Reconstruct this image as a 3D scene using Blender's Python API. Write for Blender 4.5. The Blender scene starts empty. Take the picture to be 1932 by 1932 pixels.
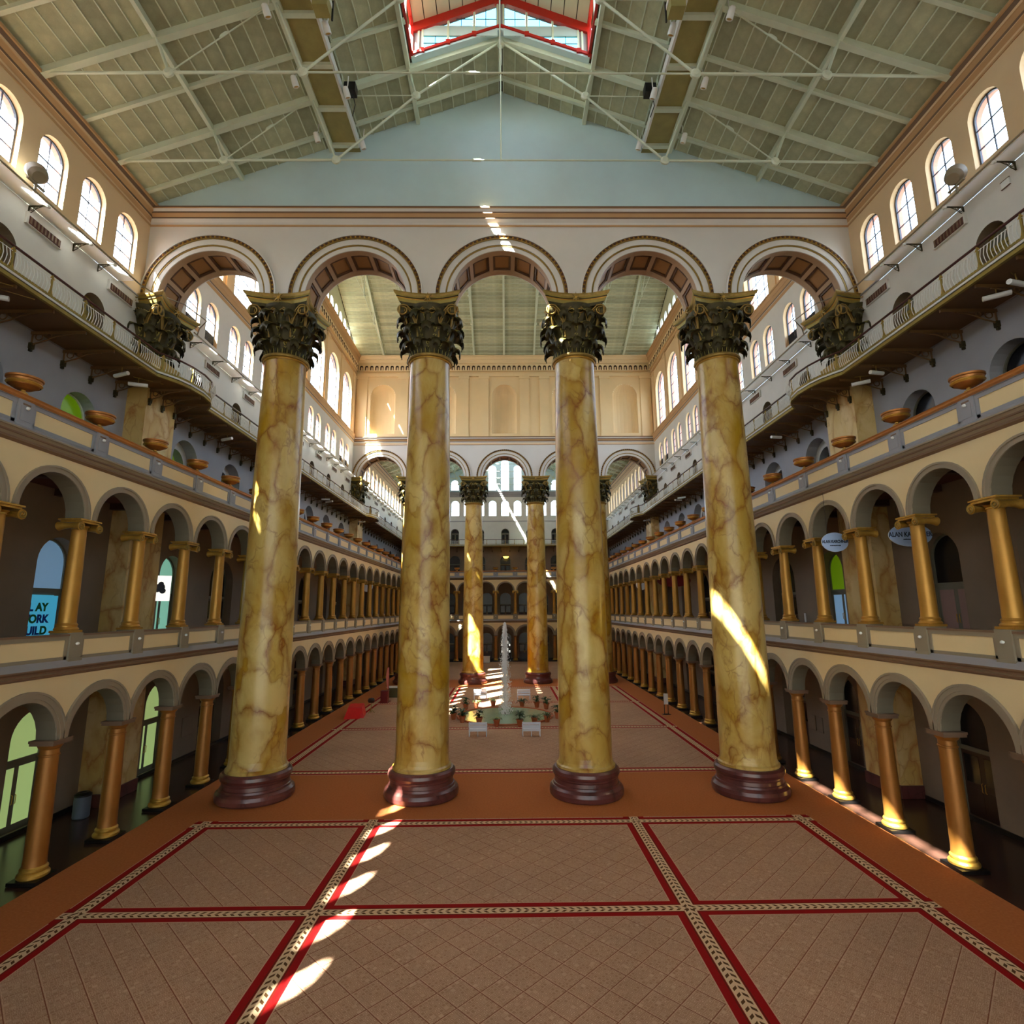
import bpy, math, random
from mathutils import Vector, Matrix
random.seed(7)
PI = math.pi
SC = bpy.context.scene
COL = SC.collection

# ------------------------------------------------------------------ camera, world, sun, exposure
F_PX, PITCH, YAW, ROLL, CX, CZ = 1028.346, 0.178, 0.0113, 0.0071, 0.1402, 7.7469
cd = bpy.data.cameras.new('camera'); cam = bpy.data.objects.new('camera', cd); COL.objects.link(cam)
cd.sensor_width = 36.0; cd.sensor_fit = 'HORIZONTAL'; cd.lens = 36.0 * F_PX / 1932.0
cd.clip_start = 0.05; cd.clip_end = 500
fw = Vector((math.sin(YAW) * math.cos(PITCH), math.cos(YAW) * math.cos(PITCH), math.sin(PITCH)))
rt0 = Vector((math.cos(YAW), -math.sin(YAW), 0)); up0 = rt0.cross(fw)
rt = rt0 * math.cos(ROLL) - up0 * math.sin(ROLL); up = rt0 * math.sin(ROLL) + up0 * math.cos(ROLL)
m = Matrix((rt, up, -fw)).transposed().to_4x4(); m.translation = (CX, 0, CZ)
cam.matrix_world = m
SC.camera = cam

SUN_DIR = Vector((0.535, 0.62, -1.0)).normalized()
w = bpy.data.worlds.new('sky'); SC.world = w; w.use_nodes = True
nt = w.node_tree; nt.nodes.clear()
bg = nt.nodes.new('ShaderNodeBackground'); wo = nt.nodes.new('ShaderNodeOutputWorld')
sky = nt.nodes.new('ShaderNodeTexSky'); sky.sky_type = 'NISHITA'; sky.sun_disc = False
sky.sun_elevation = math.radians(50); sky.sun_rotation = math.atan2(-SUN_DIR.x, -SUN_DIR.y)
sky.air_density = 1.0; sky.dust_density = 2.0; sky.ozone_density = 1.0
mixb = nt.nodes.new('ShaderNodeMixRGB'); mixb.inputs[0].default_value = 0.4
mixb.inputs[2].default_value = (0.47, 0.53, 0.50, 1)
mul = nt.nodes.new('ShaderNodeVectorMath'); mul.operation = 'SCALE'; mul.inputs['Scale'].default_value = 0.11
nt.links.new(sky.outputs[0], mul.inputs[0]); nt.links.new(mul.outputs[0], mixb.inputs[1])
nt.links.new(mixb.outputs[0], bg.inputs[0]); nt.links.new(bg.outputs[0], wo.inputs[0])
bg.inputs[1].default_value = 17.0
sd = bpy.data.lights.new('sun', 'SUN'); so = bpy.data.objects.new('sun', sd); COL.objects.link(so)
sd.energy = 105.0; sd.angle = math.radians(0.53); sd.color = (0.95, 0.98, 0.86)
so.rotation_euler = SUN_DIR.to_track_quat('-Z', 'Y').to_euler(); so.location = (-30, 0, 60)
SC.view_settings.view_transform = 'Standard'; SC.view_settings.look = 'None'
SC.view_settings.gamma = 1.0; SC.view_settings.use_curve_mapping = False
SC.view_settings.exposure = 0.3
SC.cycles.use_denoising = True
SC.cycles.max_bounces = 9; SC.cycles.diffuse_bounces = 6; SC.cycles.glossy_bounces = 2
SC.cycles.transmission_bounces = 3; SC.cycles.transparent_max_bounces = 8
SC.cycles.caustics_reflective = False; SC.cycles.caustics_refractive = False
SC.cycles.sample_clamp_indirect = 12.0

# ------------------------------------------------------------------ layout (metres; x across, y into the hall, z up)
XW, XG, XC = 17.33, 13.6, 13.9            # upper walls, arcade face, arcade column axis
YN, YF = -3.9, 90.4                       # end walls
YGN, YGF = -0.05, 86.52                   # end arcade faces
D1, D2, ST = 25.1, 61.37, 0.95            # giant column rows, half thickness of the screens
SB, YM = 2.98, 43.235                     # side bay, middle of the hall
EB = 3.06                                 # end bay
RZ, RS = 34.35, 0.385                     # nave roof ridge and slope
COLX = (-10.605, -3.535, 3.535, 10.605)

# ------------------------------------------------------------------ materials
MATS = {}
def nodes(name):
    m = bpy.data.materials.new(name); m.use_nodes = True
    nt = m.node_tree; b = nt.nodes['Principled BSDF']
    return m, nt, b
def N(nt, t, **k):
    n = nt.nodes.new(t)
    for a, v in k.items(): setattr(n, a, v)
    return n
def math_(nt, op, a, b=None, clamp=False):
    n = N(nt, 'ShaderNodeMath', operation=op); n.use_clamp = clamp
    for i, v in enumerate((a, b)):
        if v is None: continue
        if isinstance(v, (int, float)): n.inputs[i].default_value = v
        else: nt.links.new(v, n.inputs[i])
    return n.outputs[0]
def mix(nt, f, a, b, mode='MIX'):
    n = N(nt, 'ShaderNodeMixRGB', blend_type=mode)
    for i, v in enumerate((f, a, b)):
        if isinstance(v, (int, float)): n.inputs[i].default_value = v
        elif isinstance(v, tuple): n.inputs[i].default_value = (*v[:3], 1)
        else: nt.links.new(v, n.inputs[i])
    return n.outputs[0]
def coord(nt, kind='Object', scale=(1, 1, 1)):
    t = N(nt, 'ShaderNodeTexCoord'); mp = N(nt, 'ShaderNodeMapping'); mp.inputs['Scale'].default_value = scale
    nt.links.new(t.outputs[kind], mp.inputs[0]); return mp.outputs[0]
def noise(nt, vec, scale, detail=4, rough=0.55, dist=0.0):
    n = N(nt, 'ShaderNodeTexNoise'); n.inputs['Scale'].default_value = scale; n.inputs['Detail'].default_value = detail
    n.inputs['Roughness'].default_value = rough; n.inputs['Distortion'].default_value = dist
    nt.links.new(vec, n.inputs['Vector']); return n.outputs[0]
def ramp(nt, v, *stops):
    r = N(nt, 'ShaderNodeValToRGB'); e = r.color_ramp.elements
    while len(e) < len(stops): e.new(0.5)
    for i, (p, c) in enumerate(stops): e[i].position = p; e[i].color = (*c, 1) if isinstance(c, tuple) else (c, c, c, 1)
    nt.links.new(v, r.inputs[0]); return r.outputs[0]
def bump(nt, b, h, strength=0.2, dist=0.02):
    n = N(nt, 'ShaderNodeBump'); n.inputs['Strength'].default_value = strength; n.inputs['Distance'].default_value = dist
    nt.links.new(h, n.inputs['Height']); nt.links.new(n.outputs[0], b.inputs['Normal'])
def lin(c): return tuple(((v / 255) / 12.92 if v / 255 <= 0.04045 else ((v / 255 + 0.055) / 1.055) ** 2.4) for v in c)
def paint(name, c, rough=0.6, var=0.10, scale=0.5, metal=0.0, rand=0.0, b=0.0):
    c = lin(c); m, nt, p = nodes(name)
    v = coord(nt, 'Object'); n = noise(nt, v, scale, 5, 0.6)
    lo = tuple(x * (1 - var) for x in c); hi = tuple(min(1, x * (1 + var)) for x in c)
    col = ramp(nt, n, (0.3, lo), (0.7, hi))
    if rand:
        oi = N(nt, 'ShaderNodeObjectInfo')
        f = math_(nt, 'ADD', math_(nt, 'MULTIPLY', oi.outputs['Random'], rand), 1 - rand / 2)
        vm = N(nt, 'ShaderNodeVectorMath', operation='SCALE'); nt.links.new(col, vm.inputs[0]); nt.links.new(f, vm.inputs['Scale']); col = vm.outputs[0]
    nt.links.new(col, p.inputs['Base Color']); p.inputs['Roughness'].default_value = rough; p.inputs['Metallic'].default_value = metal
    if b:
        bump(nt, p, noise(nt, v, 30, 3), b, 0.01)
    MATS[name] = m; return m
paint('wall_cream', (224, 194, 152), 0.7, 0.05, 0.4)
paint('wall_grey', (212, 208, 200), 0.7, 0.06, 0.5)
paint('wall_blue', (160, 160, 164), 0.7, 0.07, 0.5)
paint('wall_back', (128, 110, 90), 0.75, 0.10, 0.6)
paint('screen_paint', (212, 208, 202), 0.7, 0.05, 0.3)
paint('screen_orange', (226, 198, 152), 0.7, 0.05, 0.3)
paint('gable_blue', (192, 216, 220), 0.75, 0.08, 0.25)
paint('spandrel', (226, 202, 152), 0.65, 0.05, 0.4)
paint('moulding', (146, 132, 110), 0.6, 0.06, 0.8)
paint('moulding_brown', (118, 92, 70), 0.6, 0.06, 0.8)
paint('pedestal_grey', (140, 128, 106), 0.6, 0.06, 0.8)
paint('pedestal_blue', (146, 146, 150), 0.6, 0.06, 0.8)
paint('ledge_grey', (150, 146, 148), 0.6, 0.06, 0.8)
paint('cornice_tan', (190, 150, 104), 0.6, 0.05, 0.8)
paint('rail_wood', (178, 116, 56), 0.35, 0.15, 3.0)
paint('rail_dark', (70, 34, 30), 0.4, 0.1, 3.0)
paint('soffit', (170, 140, 110), 0.65, 0.05, 0.8)
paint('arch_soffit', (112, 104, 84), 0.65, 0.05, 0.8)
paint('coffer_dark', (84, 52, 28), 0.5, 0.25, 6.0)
paint('coffer_tan', (150, 108, 62), 0.65, 0.1, 1.0)
paint('ceiling_dark', (80, 36, 22), 0.7, 0.12, 1.0)
paint('beam_dark', (58, 30, 16), 0.6, 0.12, 1.0)
paint('underside', (104, 74, 38), 0.55, 0.1, 1.2)
paint('steel', (206, 216, 194), 0.5, 0.06, 1.5)
paint('steel_yellow', (150, 140, 84), 0.55, 0.15, 1.5)
paint('red_steel', (176, 30, 16), 0.45, 0.08, 1.5)
paint('panel_concrete', (172, 176, 146), 0.85, 0.16, 2.2, rand=0.42, b=0.4)
paint('panel_pale', (206, 208, 180), 0.8, 0.05, 1.0)
paint('roof_gap', (60, 58, 44), 0.9, 0.1, 1.0)
paint('black', (14, 12, 12), 0.4, 0.1, 1.0)
paint('black_void', (8, 8, 14), 0.25, 0.1, 1.0)
paint('white_metal', (225, 225, 220), 0.4, 0.03, 1.0)
paint('white_bench', (214, 220, 232), 0.45, 0.03, 1.0)
paint('frame_olive', (110, 108, 92), 0.5, 0.06, 1.0)
paint('frame_dark', (60, 66, 80), 0.5, 0.06, 1.0)
paint('brick', (214, 150, 132), 0.85, 0.10, 2.0)
paint('terracotta', (176, 96, 56), 0.8, 0.12, 6.0)
paint('soil', (50, 34, 24), 0.95, 0.2, 9.0)
paint('leaf_dark', (44, 74, 26), 0.45, 0.25, 8.0)
paint('leaf_light', (128, 150, 84), 0.45, 0.2, 8.0)
paint('red_cloth', (232, 8, 4), 0.5, 0.08, 2.0)
paint('red_box', (120, 6, 10), 0.5, 0.08, 2.0)
paint('pink_cloth', (230, 130, 110), 0.6, 0.08, 2.0)
paint('olive_box', (86, 78, 40), 0.6, 0.08, 2.0)
paint('bin_grey', (96, 104, 116), 0.45, 0.08, 2.0)
paint('oval_blue', (168, 192, 226), 0.5, 0.03, 1.0)
paint('ink', (24, 36, 66), 0.5, 0.03, 1.0)
paint('ink_green', (10, 110, 50), 0.5, 0.03, 1.0)
paint('ink_blue', (10, 60, 160), 0.5, 0.03, 1.0)
paint('door_pink', (150, 120, 112), 0.5, 0.06, 1.0)
paint('dark_brown_door', (52, 30, 20), 0.4, 0.1, 1.0)
paint('louvre_dark', (52, 54, 60), 0.5, 0.05, 1.0)
paint('outer_stone', (190, 170, 150), 0.9, 0.1, 0.5)

def metal(name, c, rough, var=0.25, scale=4.0, met=0.8):
    c = lin(c); m, nt, p = nodes(name); v = coord(nt)
    n = noise(nt, v, scale, 6, 0.65)
    nt.links.new(ramp(nt, n, (0.3, tuple(x * (1 - var) for x in c)), (0.7, tuple(min(1, x * (1 + var)) for x in c))), p.inputs['Base Color'])
    p.inputs['Metallic'].default_value = met; p.inputs['Roughness'].default_value = rough
    nt.links.new(ramp(nt, n, (0.2, rough * 0.8), (0.8, min(1.0, rough * 1.3))), p.inputs['Roughness'])
    bump(nt, p, noise(nt, v, scale * 5, 3), 0.15, 0.01); MATS[name] = m
metal('gold', (196, 152, 66), 0.38, 0.22, 5.0, 0.65)
metal('gold_dull', (150, 122, 60), 0.45, 0.3, 4.0, 0.5)
metal('bronze_dark', (62, 54, 24), 0.45, 0.5, 3.0, 0.5)
metal('leaf_gilt', (132, 122, 60), 0.45, 0.3, 4.0, 0.5)
metal('copper_column', (160, 106, 46), 0.42, 0.10, 1.5, 0.45)
metal('gilt_column', (182, 134, 56), 0.42, 0.10, 1.5, 0.45)
metal('urn_bronze', (168, 110, 54), 0.4, 0.2, 4.0, 0.6)
metal('olive_gold', (150, 130, 60), 0.5, 0.2, 3.0, 0.4)

def marble(name, base1, base2, vein, scale=0.5):
    m, nt, p = nodes(name)
    oi = N(nt, 'ShaderNodeObjectInfo'); t = N(nt, 'ShaderNodeTexCoord')
    ad = N(nt, 'ShaderNodeVectorMath', operation='ADD'); cb = N(nt, 'ShaderNodeCombineXYZ')
    nt.links.new(math_(nt, 'MULTIPLY', oi.outputs['Random'], 47.0), cb.inputs[0]); nt.links.new(math_(nt, 'MULTIPLY', oi.outputs['Random'], 31.0), cb.inputs[2])
    nt.links.new(t.outputs['Object'], ad.inputs[0]); nt.links.new(cb.outputs[0], ad.inputs[1])
    mp = N(nt, 'ShaderNodeMapping'); mp.inputs['Scale'].default_value = (1, 1, 0.62); nt.links.new(ad.outputs[0], mp.inputs[0]); v = mp.outputs[0]
    # warp the cells with noise so the veins wander
    nz = N(nt, 'ShaderNodeTexNoise'); nz.inputs['Scale'].default_value = 0.9; nz.inputs['Detail'].default_value = 5; nt.links.new(v, nz.inputs['Vector'])
    sc = N(nt, 'ShaderNodeVectorMath', operation='SCALE'); sc.inputs['Scale'].default_value = 1.5; nt.links.new(nz.outputs['Color'], sc.inputs[0])
    a2 = N(nt, 'ShaderNodeVectorMath', operation='ADD'); nt.links.new(v, a2.inputs[0]); nt.links.new(sc.outputs[0], a2.inputs[1])
    def cells(s, w0, w1):
        vo = N(nt, 'ShaderNodeTexVoronoi', feature='DISTANCE_TO_EDGE'); vo.inputs['Scale'].default_value = s; nt.links.new(a2.outputs[0], vo.inputs['Vector'])
        return ramp(nt, vo.outputs['Distance'], (0.0, 1.0), (w0, 0.55), (w1, 0.0))
    v1 = cells(0.75, 0.022, 0.11); v2 = cells(1.7, 0.02, 0.07); halo = cells(0.75, 0.10, 0.34)
    vc = N(nt, 'ShaderNodeTexVoronoi', feature='F1'); vc.inputs['Scale'].default_value = 0.75; nt.links.new(a2.outputs[0], vc.inputs['Vector'])
    sep = N(nt, 'ShaderNodeSeparateXYZ'); nt.links.new(vc.outputs['Color'], sep.inputs[0])
    big = noise(nt, v, 0.45, 6, 0.65, 0.8)
    tone = math_(nt, 'ADD', math_(nt, 'MULTIPLY', big, 0.75), math_(nt, 'MULTIPLY', sep.outputs[0], 0.25))
    col = ramp(nt, tone, (0.34, base1), (0.50, tuple((a + b) / 2 for a, b in zip(base1, base2))), (0.62, base2))
    dirty = tuple(a * .62 + b * .38 for a, b in zip(base1, vein))
    col = mix(nt, math_(nt, 'MULTIPLY', halo, ramp(nt, noise(nt, v, 1.1, 4), (0.40, 0.0), (0.62, 0.9))), col, dirty)
    f2 = math_(nt, 'MULTIPLY', v2, ramp(nt, noise(nt, v, 1.3, 3), (0.46, 0.0), (0.64, 0.6)))
    f1 = math_(nt, 'MULTIPLY', v1, ramp(nt, noise(nt, v, 0.9, 4), (0.38, 0.15), (0.60, 0.95)))
    col = mix(nt, f1, col, vein); col = mix(nt, f2, col, tuple(x * 0.8 for x in vein))
    nt.links.new(col, p.inputs['Base Color']); p.inputs['Roughness'].default_value = 0.28
    p.inputs['Specular IOR Level'].default_value = 0.5
    MATS[name] = m
marble('marble_ochre', lin((170, 132, 24)), lin((204, 178, 108)), lin((126, 68, 8)))
marble('marble_pale', lin((206, 172, 96)), lin((222, 196, 140)), lin((176, 118, 56)))
marble('marble_base', lin((92, 48, 46)), lin((112, 64, 56)), lin((60, 30, 30)))

def emit(name, c, s):
    m = bpy.data.materials.new(name); m.use_nodes = True; nt = m.node_tree; p = nt.nodes['Principled BSDF']
    p.inputs['Base Color'].default_value = (*lin(c), 1); p.inputs['Emission Color'].default_value = (*lin(c), 1)
    p.inputs['Emission Strength'].default_value = s; p.inputs['Roughness'].default_value = 0.3; MATS[name] = m
emit('lit_green', (178, 206, 130), 0.42)
emit('lit_lime', (110, 150, 10), 0.25)
emit('lit_blue', (130, 170, 205), 0.30)
emit('lit_cyan', (70, 170, 205), 0.45)
emit('lit_mint', (140, 205, 180), 0.45)
emit('lamp_glow', (255, 236, 190), 12.0)
emit('lamp_yellow', (255, 210, 90), 3.0)
emit('lightbox', (240, 240, 232), 0.9)

def glass(name, tint, gloss=0.06):
    m = bpy.data.materials.new(name); m.use_nodes = True; nt = m.node_tree; nt.nodes.clear()
    o = N(nt, 'ShaderNodeOutputMaterial'); t = N(nt, 'ShaderNodeBsdfTransparent'); g = N(nt, 'ShaderNodeBsdfGlossy'); mx = N(nt, 'ShaderNodeMixShader')
    t.inputs[0].default_value = (*tint, 1); g.inputs['Roughness'].default_value = 0.05; mx.inputs[0].default_value = gloss
    nt.links.new(t.outputs[0], mx.inputs[1]); nt.links.new(g.outputs[0], mx.inputs[2]); nt.links.new(mx.outputs[0], o.inputs[0]); MATS[name] = m
def frost():
    m = bpy.data.materials.new('frosted'); m.use_nodes = True; nt = m.node_tree; nt.nodes.clear()
    o = N(nt, 'ShaderNodeOutputMaterial'); a = N(nt, 'ShaderNodeBsdfTransparent'); d = N(nt, 'ShaderNodeBsdfTranslucent'); x = N(nt, 'ShaderNodeMixShader')
    d.inputs[0].default_value = (.8, .8, .78, 1); x.inputs[0].default_value = .45
    nt.links.new(a.outputs[0], x.inputs[1]); nt.links.new(d.outputs[0], x.inputs[2]); nt.links.new(x.outputs[0], o.inputs[0]); MATS['frosted'] = m
frost()
glass('glass', (0.96, 0.97, 1.0)); glass('glass_blue', (0.16, 0.62, 0.78)); glass('glass_clear', (0.98, 0.98, 0.98), 0.04)

m, nt, p = nodes('water'); p.inputs['Base Color'].default_value = (*lin((160, 185, 150)), 1); p.inputs['Roughness'].default_value = 0.06
bump(nt, p, noise(nt, coord(nt), 7, 3), 0.35, 0.03); MATS['water'] = m
m, nt, p = nodes('spray'); p.inputs['Base Color'].default_value = (0.92, 0.92, 0.92, 1); p.inputs['Roughness'].default_value = 0.3
MATS['spray'] = m
m, nt, p = nodes('dark_floor'); v = coord(nt)
br = N(nt, 'ShaderNodeTexBrick'); br.offset = 0.0; br.inputs['Scale'].default_value = 1.0; br.inputs['Brick Width'].default_value = 0.6; br.inputs['Row Height'].default_value = 0.6
br.inputs['Mortar Size'].default_value = 0.006; nt.links.new(v, br.inputs['Vector'])
br.inputs['Color1'].default_value = (*lin((60, 40, 32)), 1); br.inputs['Color2'].default_value = (*lin((70, 46, 38)), 1); br.inputs['Mortar'].default_value = (0.008, 0.006, 0.005, 1)
nt.links.new(br.outputs[0], p.inputs['Base Color']); p.inputs['Roughness'].default_value = 0.22; MATS['dark_floor'] = m

# patterned carpet: woven borders, laurel strips and diamond field, laid out in floor metres
def carpet_mat():
    m, nt, p = nodes('carpet'); t = N(nt, 'ShaderNodeTexCoord'); s = N(nt, 'ShaderNodeSeparateXYZ'); nt.links.new(t.outputs['Object'], s.inputs[0])
    M = lambda op, a, b=None: math_(nt, op, a, b)
    x, y = s.outputs[0], s.outputs[1]; ax = M('ABSOLUTE', x)
    inr = lambda v, a, b: M('MULTIPLY', M('GREATER_THAN', v, a), M('LESS_THAN', v, b))
    near = M('LESS_THAN', y, 22.36); mid = inr(y, 28.1, 58.4); far = M('GREATER_THAN', y, 64.1)
    infield = M('MULTIPLY', M('LESS_THAN', ax, 11.53), M('MAXIMUM', M('MAXIMUM', near, mid), far))
    dx_out = M('ABSOLUTE', M('SUBTRACT', ax, 11.11)); dx_in = M('ABSOLUTE', M('SUBTRACT', ax, 4.9))
    dx_in = M('ADD', dx_in, M('MULTIPLY', mid, M('MULTIPLY', inr(y, 28.9, 48.6), 50)))
    dx = M('MINIMUM', dx_out, dx_in)
    # distance to the nearest cross band of the near field (period 6.02 from 21.94)
    q = M('MODULO', M('ADD', M('SUBTRACT', 21.94, y), 602.0 + 3.01), 6.02); dyn = M('ABSOLUTE', M('SUBTRACT', q, 3.01))
    dym = M('MINIMUM', M('MINIMUM', M('ABSOLUTE', M('SUBTRACT', y, 28.5)), M('ABSOLUTE', M('SUBTRACT', y, 38.45))), M('MINIMUM', M('ABSOLUTE', M('SUBTRACT', y, 48.6)), M('ABSOLUTE', M('SUBTRACT', y, 58.0))))
    dyf = M('ABSOLUTE', M('SUBTRACT', y, 64.5))
    dy = M('ADD', M('MULTIPLY', near, dyn), M('ADD', M('MULTIPLY', mid, dym), M('ADD', M('MULTIPLY', far, dyf), M('MULTIPLY', M('SUBTRACT', 1.0, M('MAXIMUM', M('MAXIMUM', near, mid), far)), 9.0))))
    d = M('MINIMUM', dx, M('MULTIPLY', dy, 1.12))
    isx = M('LESS_THAN', dx, M('MULTIPLY', dy, 1.12))
    along = M('ADD', M('MULTIPLY', isx, y), M('MULTIPLY', M('SUBTRACT', 1.0, isx), ax))
    # field colours
    vec = t.outputs['Object']
    gA = M('ADD', x, y); gB = M('SUBTRACT', x, y)
    def lines(g, off, wd):
        r = M('ABSOLUTE', M('SUBTRACT', M('MODULO', M('ADD', g, 890 * 0.89 - off + 0.445), 0.89), 0.445)); return M('LESS_THAN', r, wd)
    left = M('LESS_THAN', x, -4.9); right = M('GREATER_THAN', x, 4.9)
    LA = M('MULTIPLY', lines(gA, 9.70, 0.013), M('SUBTRACT', 1.0, M('MULTIPLY', right, 0.6)))
    LB = M('MULTIPLY', lines(gB, -17.70, 0.013), M('SUBTRACT', 1.0, M('MULTIPLY', left, 0.6)))
    L = M('MAXIMUM', LA, LB)
    LH = M('MAXIMUM', M('MULTIPLY', lines(gA, 9.735, 0.012), M('SUBTRACT', 1.0, M('MULTIPLY', right, 0.7))), M('MULTIPLY', lines(gB, -17.665, 0.012), M('SUBTRACT', 1.0, M('MULTIPLY', left, 0.7))))
    rot = N(nt, 'ShaderNodeMapping'); rot.inputs['Rotation'].default_value = (0, 0, PI / 4); rot.inputs['Scale'].default_value = (9.55, 9.55, 9.55); nt.links.new(vec, rot.inputs[0])
    wv = N(nt, 'ShaderNodeTexVoronoi', feature='F1', distance='CHEBYCHEV'); wv.inputs['Scale'].default_value = 1.0; wv.inputs['Randomness'].default_value = 0.35; nt.links.new(rot.outputs[0], wv.inputs['Vector'])
    motif = ramp(nt, wv.outputs['Distance'], (0.12, 1.0), (0.2, 0.0), (0.3, 0.0), (0.36, 1.0), (0.44, 0.15))
    fld = mix(nt, motif, lin((172, 132, 102)), lin((208, 170, 140)))
    fld = mix(nt, L, fld, lin((132, 78, 54))); fld = mix(nt, M('MULTIPLY', LH, 0.5), fld, lin((212, 170, 140)))
    big = noise(nt, vec, 0.25, 3); fld = mix(nt, 1.0, fld, ramp(nt, big, (0.3, 0.9), (0.7, 1.08)), 'MULTIPLY')
    # laurel strip
    ch = M('MODULO', M('ADD', M('MULTIPLY', M('ADD', along, M('MULTIPLY', d, 0.9)), 5.0), 500), 1.0)
    lf = M('MULTIPLY', M('MULTIPLY', M('GREATER_THAN', ch, 0.18), M('LESS_THAN', ch, 0.62)), inr(d, 0.02, 0.115))
    strip = mix(nt, lf, lin((224, 190, 150)), lin((96, 64, 36)))
    c = fld
    c = mix(nt, M('LESS_THAN', d, 0.42), c, lin((206, 158, 130)))
    c = mix(nt, M('LESS_THAN', d, 0.392), c, lin((152, 18, 18)))
    c = mix(nt, M('LESS_THAN', d, 0.205), c, lin((98, 40, 22)))
    c = mix(nt, M('LESS_THAN', d, 0.18), c, lin((146, 20, 18)))
    c = mix(nt, M('LESS_THAN', d, 0.16), c, strip)
    plain = ramp(nt, noise(nt, vec, 14, 3), (0.3, lin((176, 102, 54))), (0.7, lin((190, 114, 64))))
    c = mix(nt, infield, plain, c)
    nt.links.new(c, p.inputs['Base Color']); p.inputs['Roughness'].default_value = 0.95; p.inputs['Specular IOR Level'].default_value = 0.15
    bump(nt, p, noise(nt, vec, 60, 2), 0.25, 0.01)
    MATS['carpet'] = m
carpet_mat()

# ------------------------------------------------------------------ mesh helpers
class MB:
    """Collects faces; build() links them as one mesh object."""
    def __init__(s): s.v, s.f, s.mi, s.sm, s.mats = [], [], [], [], []
    def m(s, name):
        if name not in s.mats: s.mats.append(name)
        return s.mats.index(name)
    def face(s, pts, mat, smooth=False):
        b = len(s.v); s.v += [tuple(p) for p in pts]; s.f.append(tuple(range(b, b + len(pts)))); s.mi.append(s.m(mat)); s.sm.append(smooth)
    def mesh(s, vs, fs, mat, smooth=False):
        b = len(s.v); s.v += [tuple(p) for p in vs]; k = s.m(mat)
        for f in fs: s.f.append(tuple(i + b for i in f)); s.mi.append(k); s.sm.append(smooth)
    def box(s, a, b, mat):
        (x0, y0, z0), (x1, y1, z1) = [min(p, q) for p, q in zip(a, b)], [max(p, q) for p, q in zip(a, b)]
        vs = [(x0, y0, z0), (x1, y0, z0), (x1, y1, z0), (x0, y1, z0), (x0, y0, z1), (x1, y0, z1), (x1, y1, z1), (x0, y1, z1)]
        s.mesh(vs, [(3, 2, 1, 0), (4, 5, 6, 7), (0, 1, 5, 4), (1, 2, 6, 5), (2, 3, 7, 6), (3, 0, 4, 7)], mat)
    def bar(s, a, b, w, h, mat, up=(0, 0, 1)):
        a, b = Vector(a), Vector(b); d = (b - a)
        if d.length < 1e-6: return
        d.normalize(); u = Vector(up); r = d.cross(u)
        if r.length < 1e-4: r = d.cross(Vector((1, 0, 0)))
        r.normalize(); u = r.cross(d); vs = []
        for q in (a, b):
            for sx, sz in ((-1, -1), (1, -1), (1, 1), (-1, 1)): vs.append(q + r * sx * w / 2 + u * sz * h / 2)
        s.mesh(vs, [(3, 2, 1, 0), (4, 5, 6, 7), (0, 1, 5, 4), (1, 2, 6, 5), (2, 3, 7, 6), (3, 0, 4, 7)], mat)
    def tube(s, pts, r, mat, n=8, smooth=True, caps=True):
        pts = [Vector(p) for p in pts]; rs = r if isinstance(r, (list, tuple)) else [r] * len(pts); rings = []; ref = None
        for i, p in enumerate(pts):
            d = (pts[min(i + 1, len(pts) - 1)] - pts[max(i - 1, 0)]).normalized()
            if ref is None:
                ref = Vector((0, 0, 1)) if abs(d.z) < 0.9 else Vector((1, 0, 0))
            a = (ref - d * ref.dot(d)).normalized(); ref = a; c = d.cross(a)
            rings.append([p + (a * math.cos(2 * PI * k / n) + c * math.sin(2 * PI * k / n)) * rs[i] for k in range(n)])
        vs = [q for g in rings for q in g]; fs = []
        for i in range(len(pts) - 1):
            for k in range(n): fs.append((i * n + k, i * n + (k + 1) % n, (i + 1) * n + (k + 1) % n, (i + 1) * n + k))
        s.mesh(vs, fs, mat, smooth)
        if caps: s.face(rings[0][::-1], mat); s.face(rings[-1], mat)
    def lathe(s, prof, mat, n=32, c=(0, 0, 0), smooth=True, a0=0.0, a1=2 * PI):
        full = abs(a1 - a0 - 2 * PI) < 1e-6; k = n if full else n + 1
        mats = mat if isinstance(mat, list) else None
        for i in range(len(prof) - 1):
            (r0, z0), (r1, z1) = prof[i], prof[i + 1]; vs = []
            for j in range(k):
                a = a0 + (a1 - a0) * j / n; vs += [(c[0] + r0 * math.cos(a), c[1] + r0 * math.sin(a), c[2] + z0), (c[0] + r1 * math.cos(a), c[1] + r1 * math.sin(a), c[2] + z1)]
            fs = [(2 * j, 2 * ((j + 1) % k), 2 * ((j + 1) % k) + 1, 2 * j + 1) for j in range(n)]
            s.mesh(vs, fs, mats[i] if mats else mat, smooth)
    def torus(s, R, r, z, mat, n=32, k=8, c=(0, 0)):
        s.lathe([(R + r * math.cos(2 * PI * i / k), z + r * math.sin(2 * PI * i / k)) for i in range(k + 1)], mat, n, (c[0], c[1], 0))
    def build(s, name, parent=None, loc=None, props=None, **kw):
        me = bpy.data.meshes.new(name); me.from_pydata(s.v, [], s.f)
        for n in s.mats: me.materials.append(MATS[n])
        me.polygons.foreach_set('material_index', s.mi); me.polygons.foreach_set('use_smooth', s.sm); me.update()
        o = bpy.data.objects.new(name, me); COL.objects.link(o)
        if parent is not None: o.parent = parent; KIDS.setdefault(parent.as_pointer(), []).append(o)
        if loc is not None: o.location = loc
        for k, v in kw.items(): o[k] = v
        return o
def weld(o, d=0.0005):
    import bmesh
    b = bmesh.new(); b.from_mesh(o.data); bmesh.ops.remove_doubles(b, verts=b.verts, dist=d); b.to_mesh(o.data); b.free()
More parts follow.
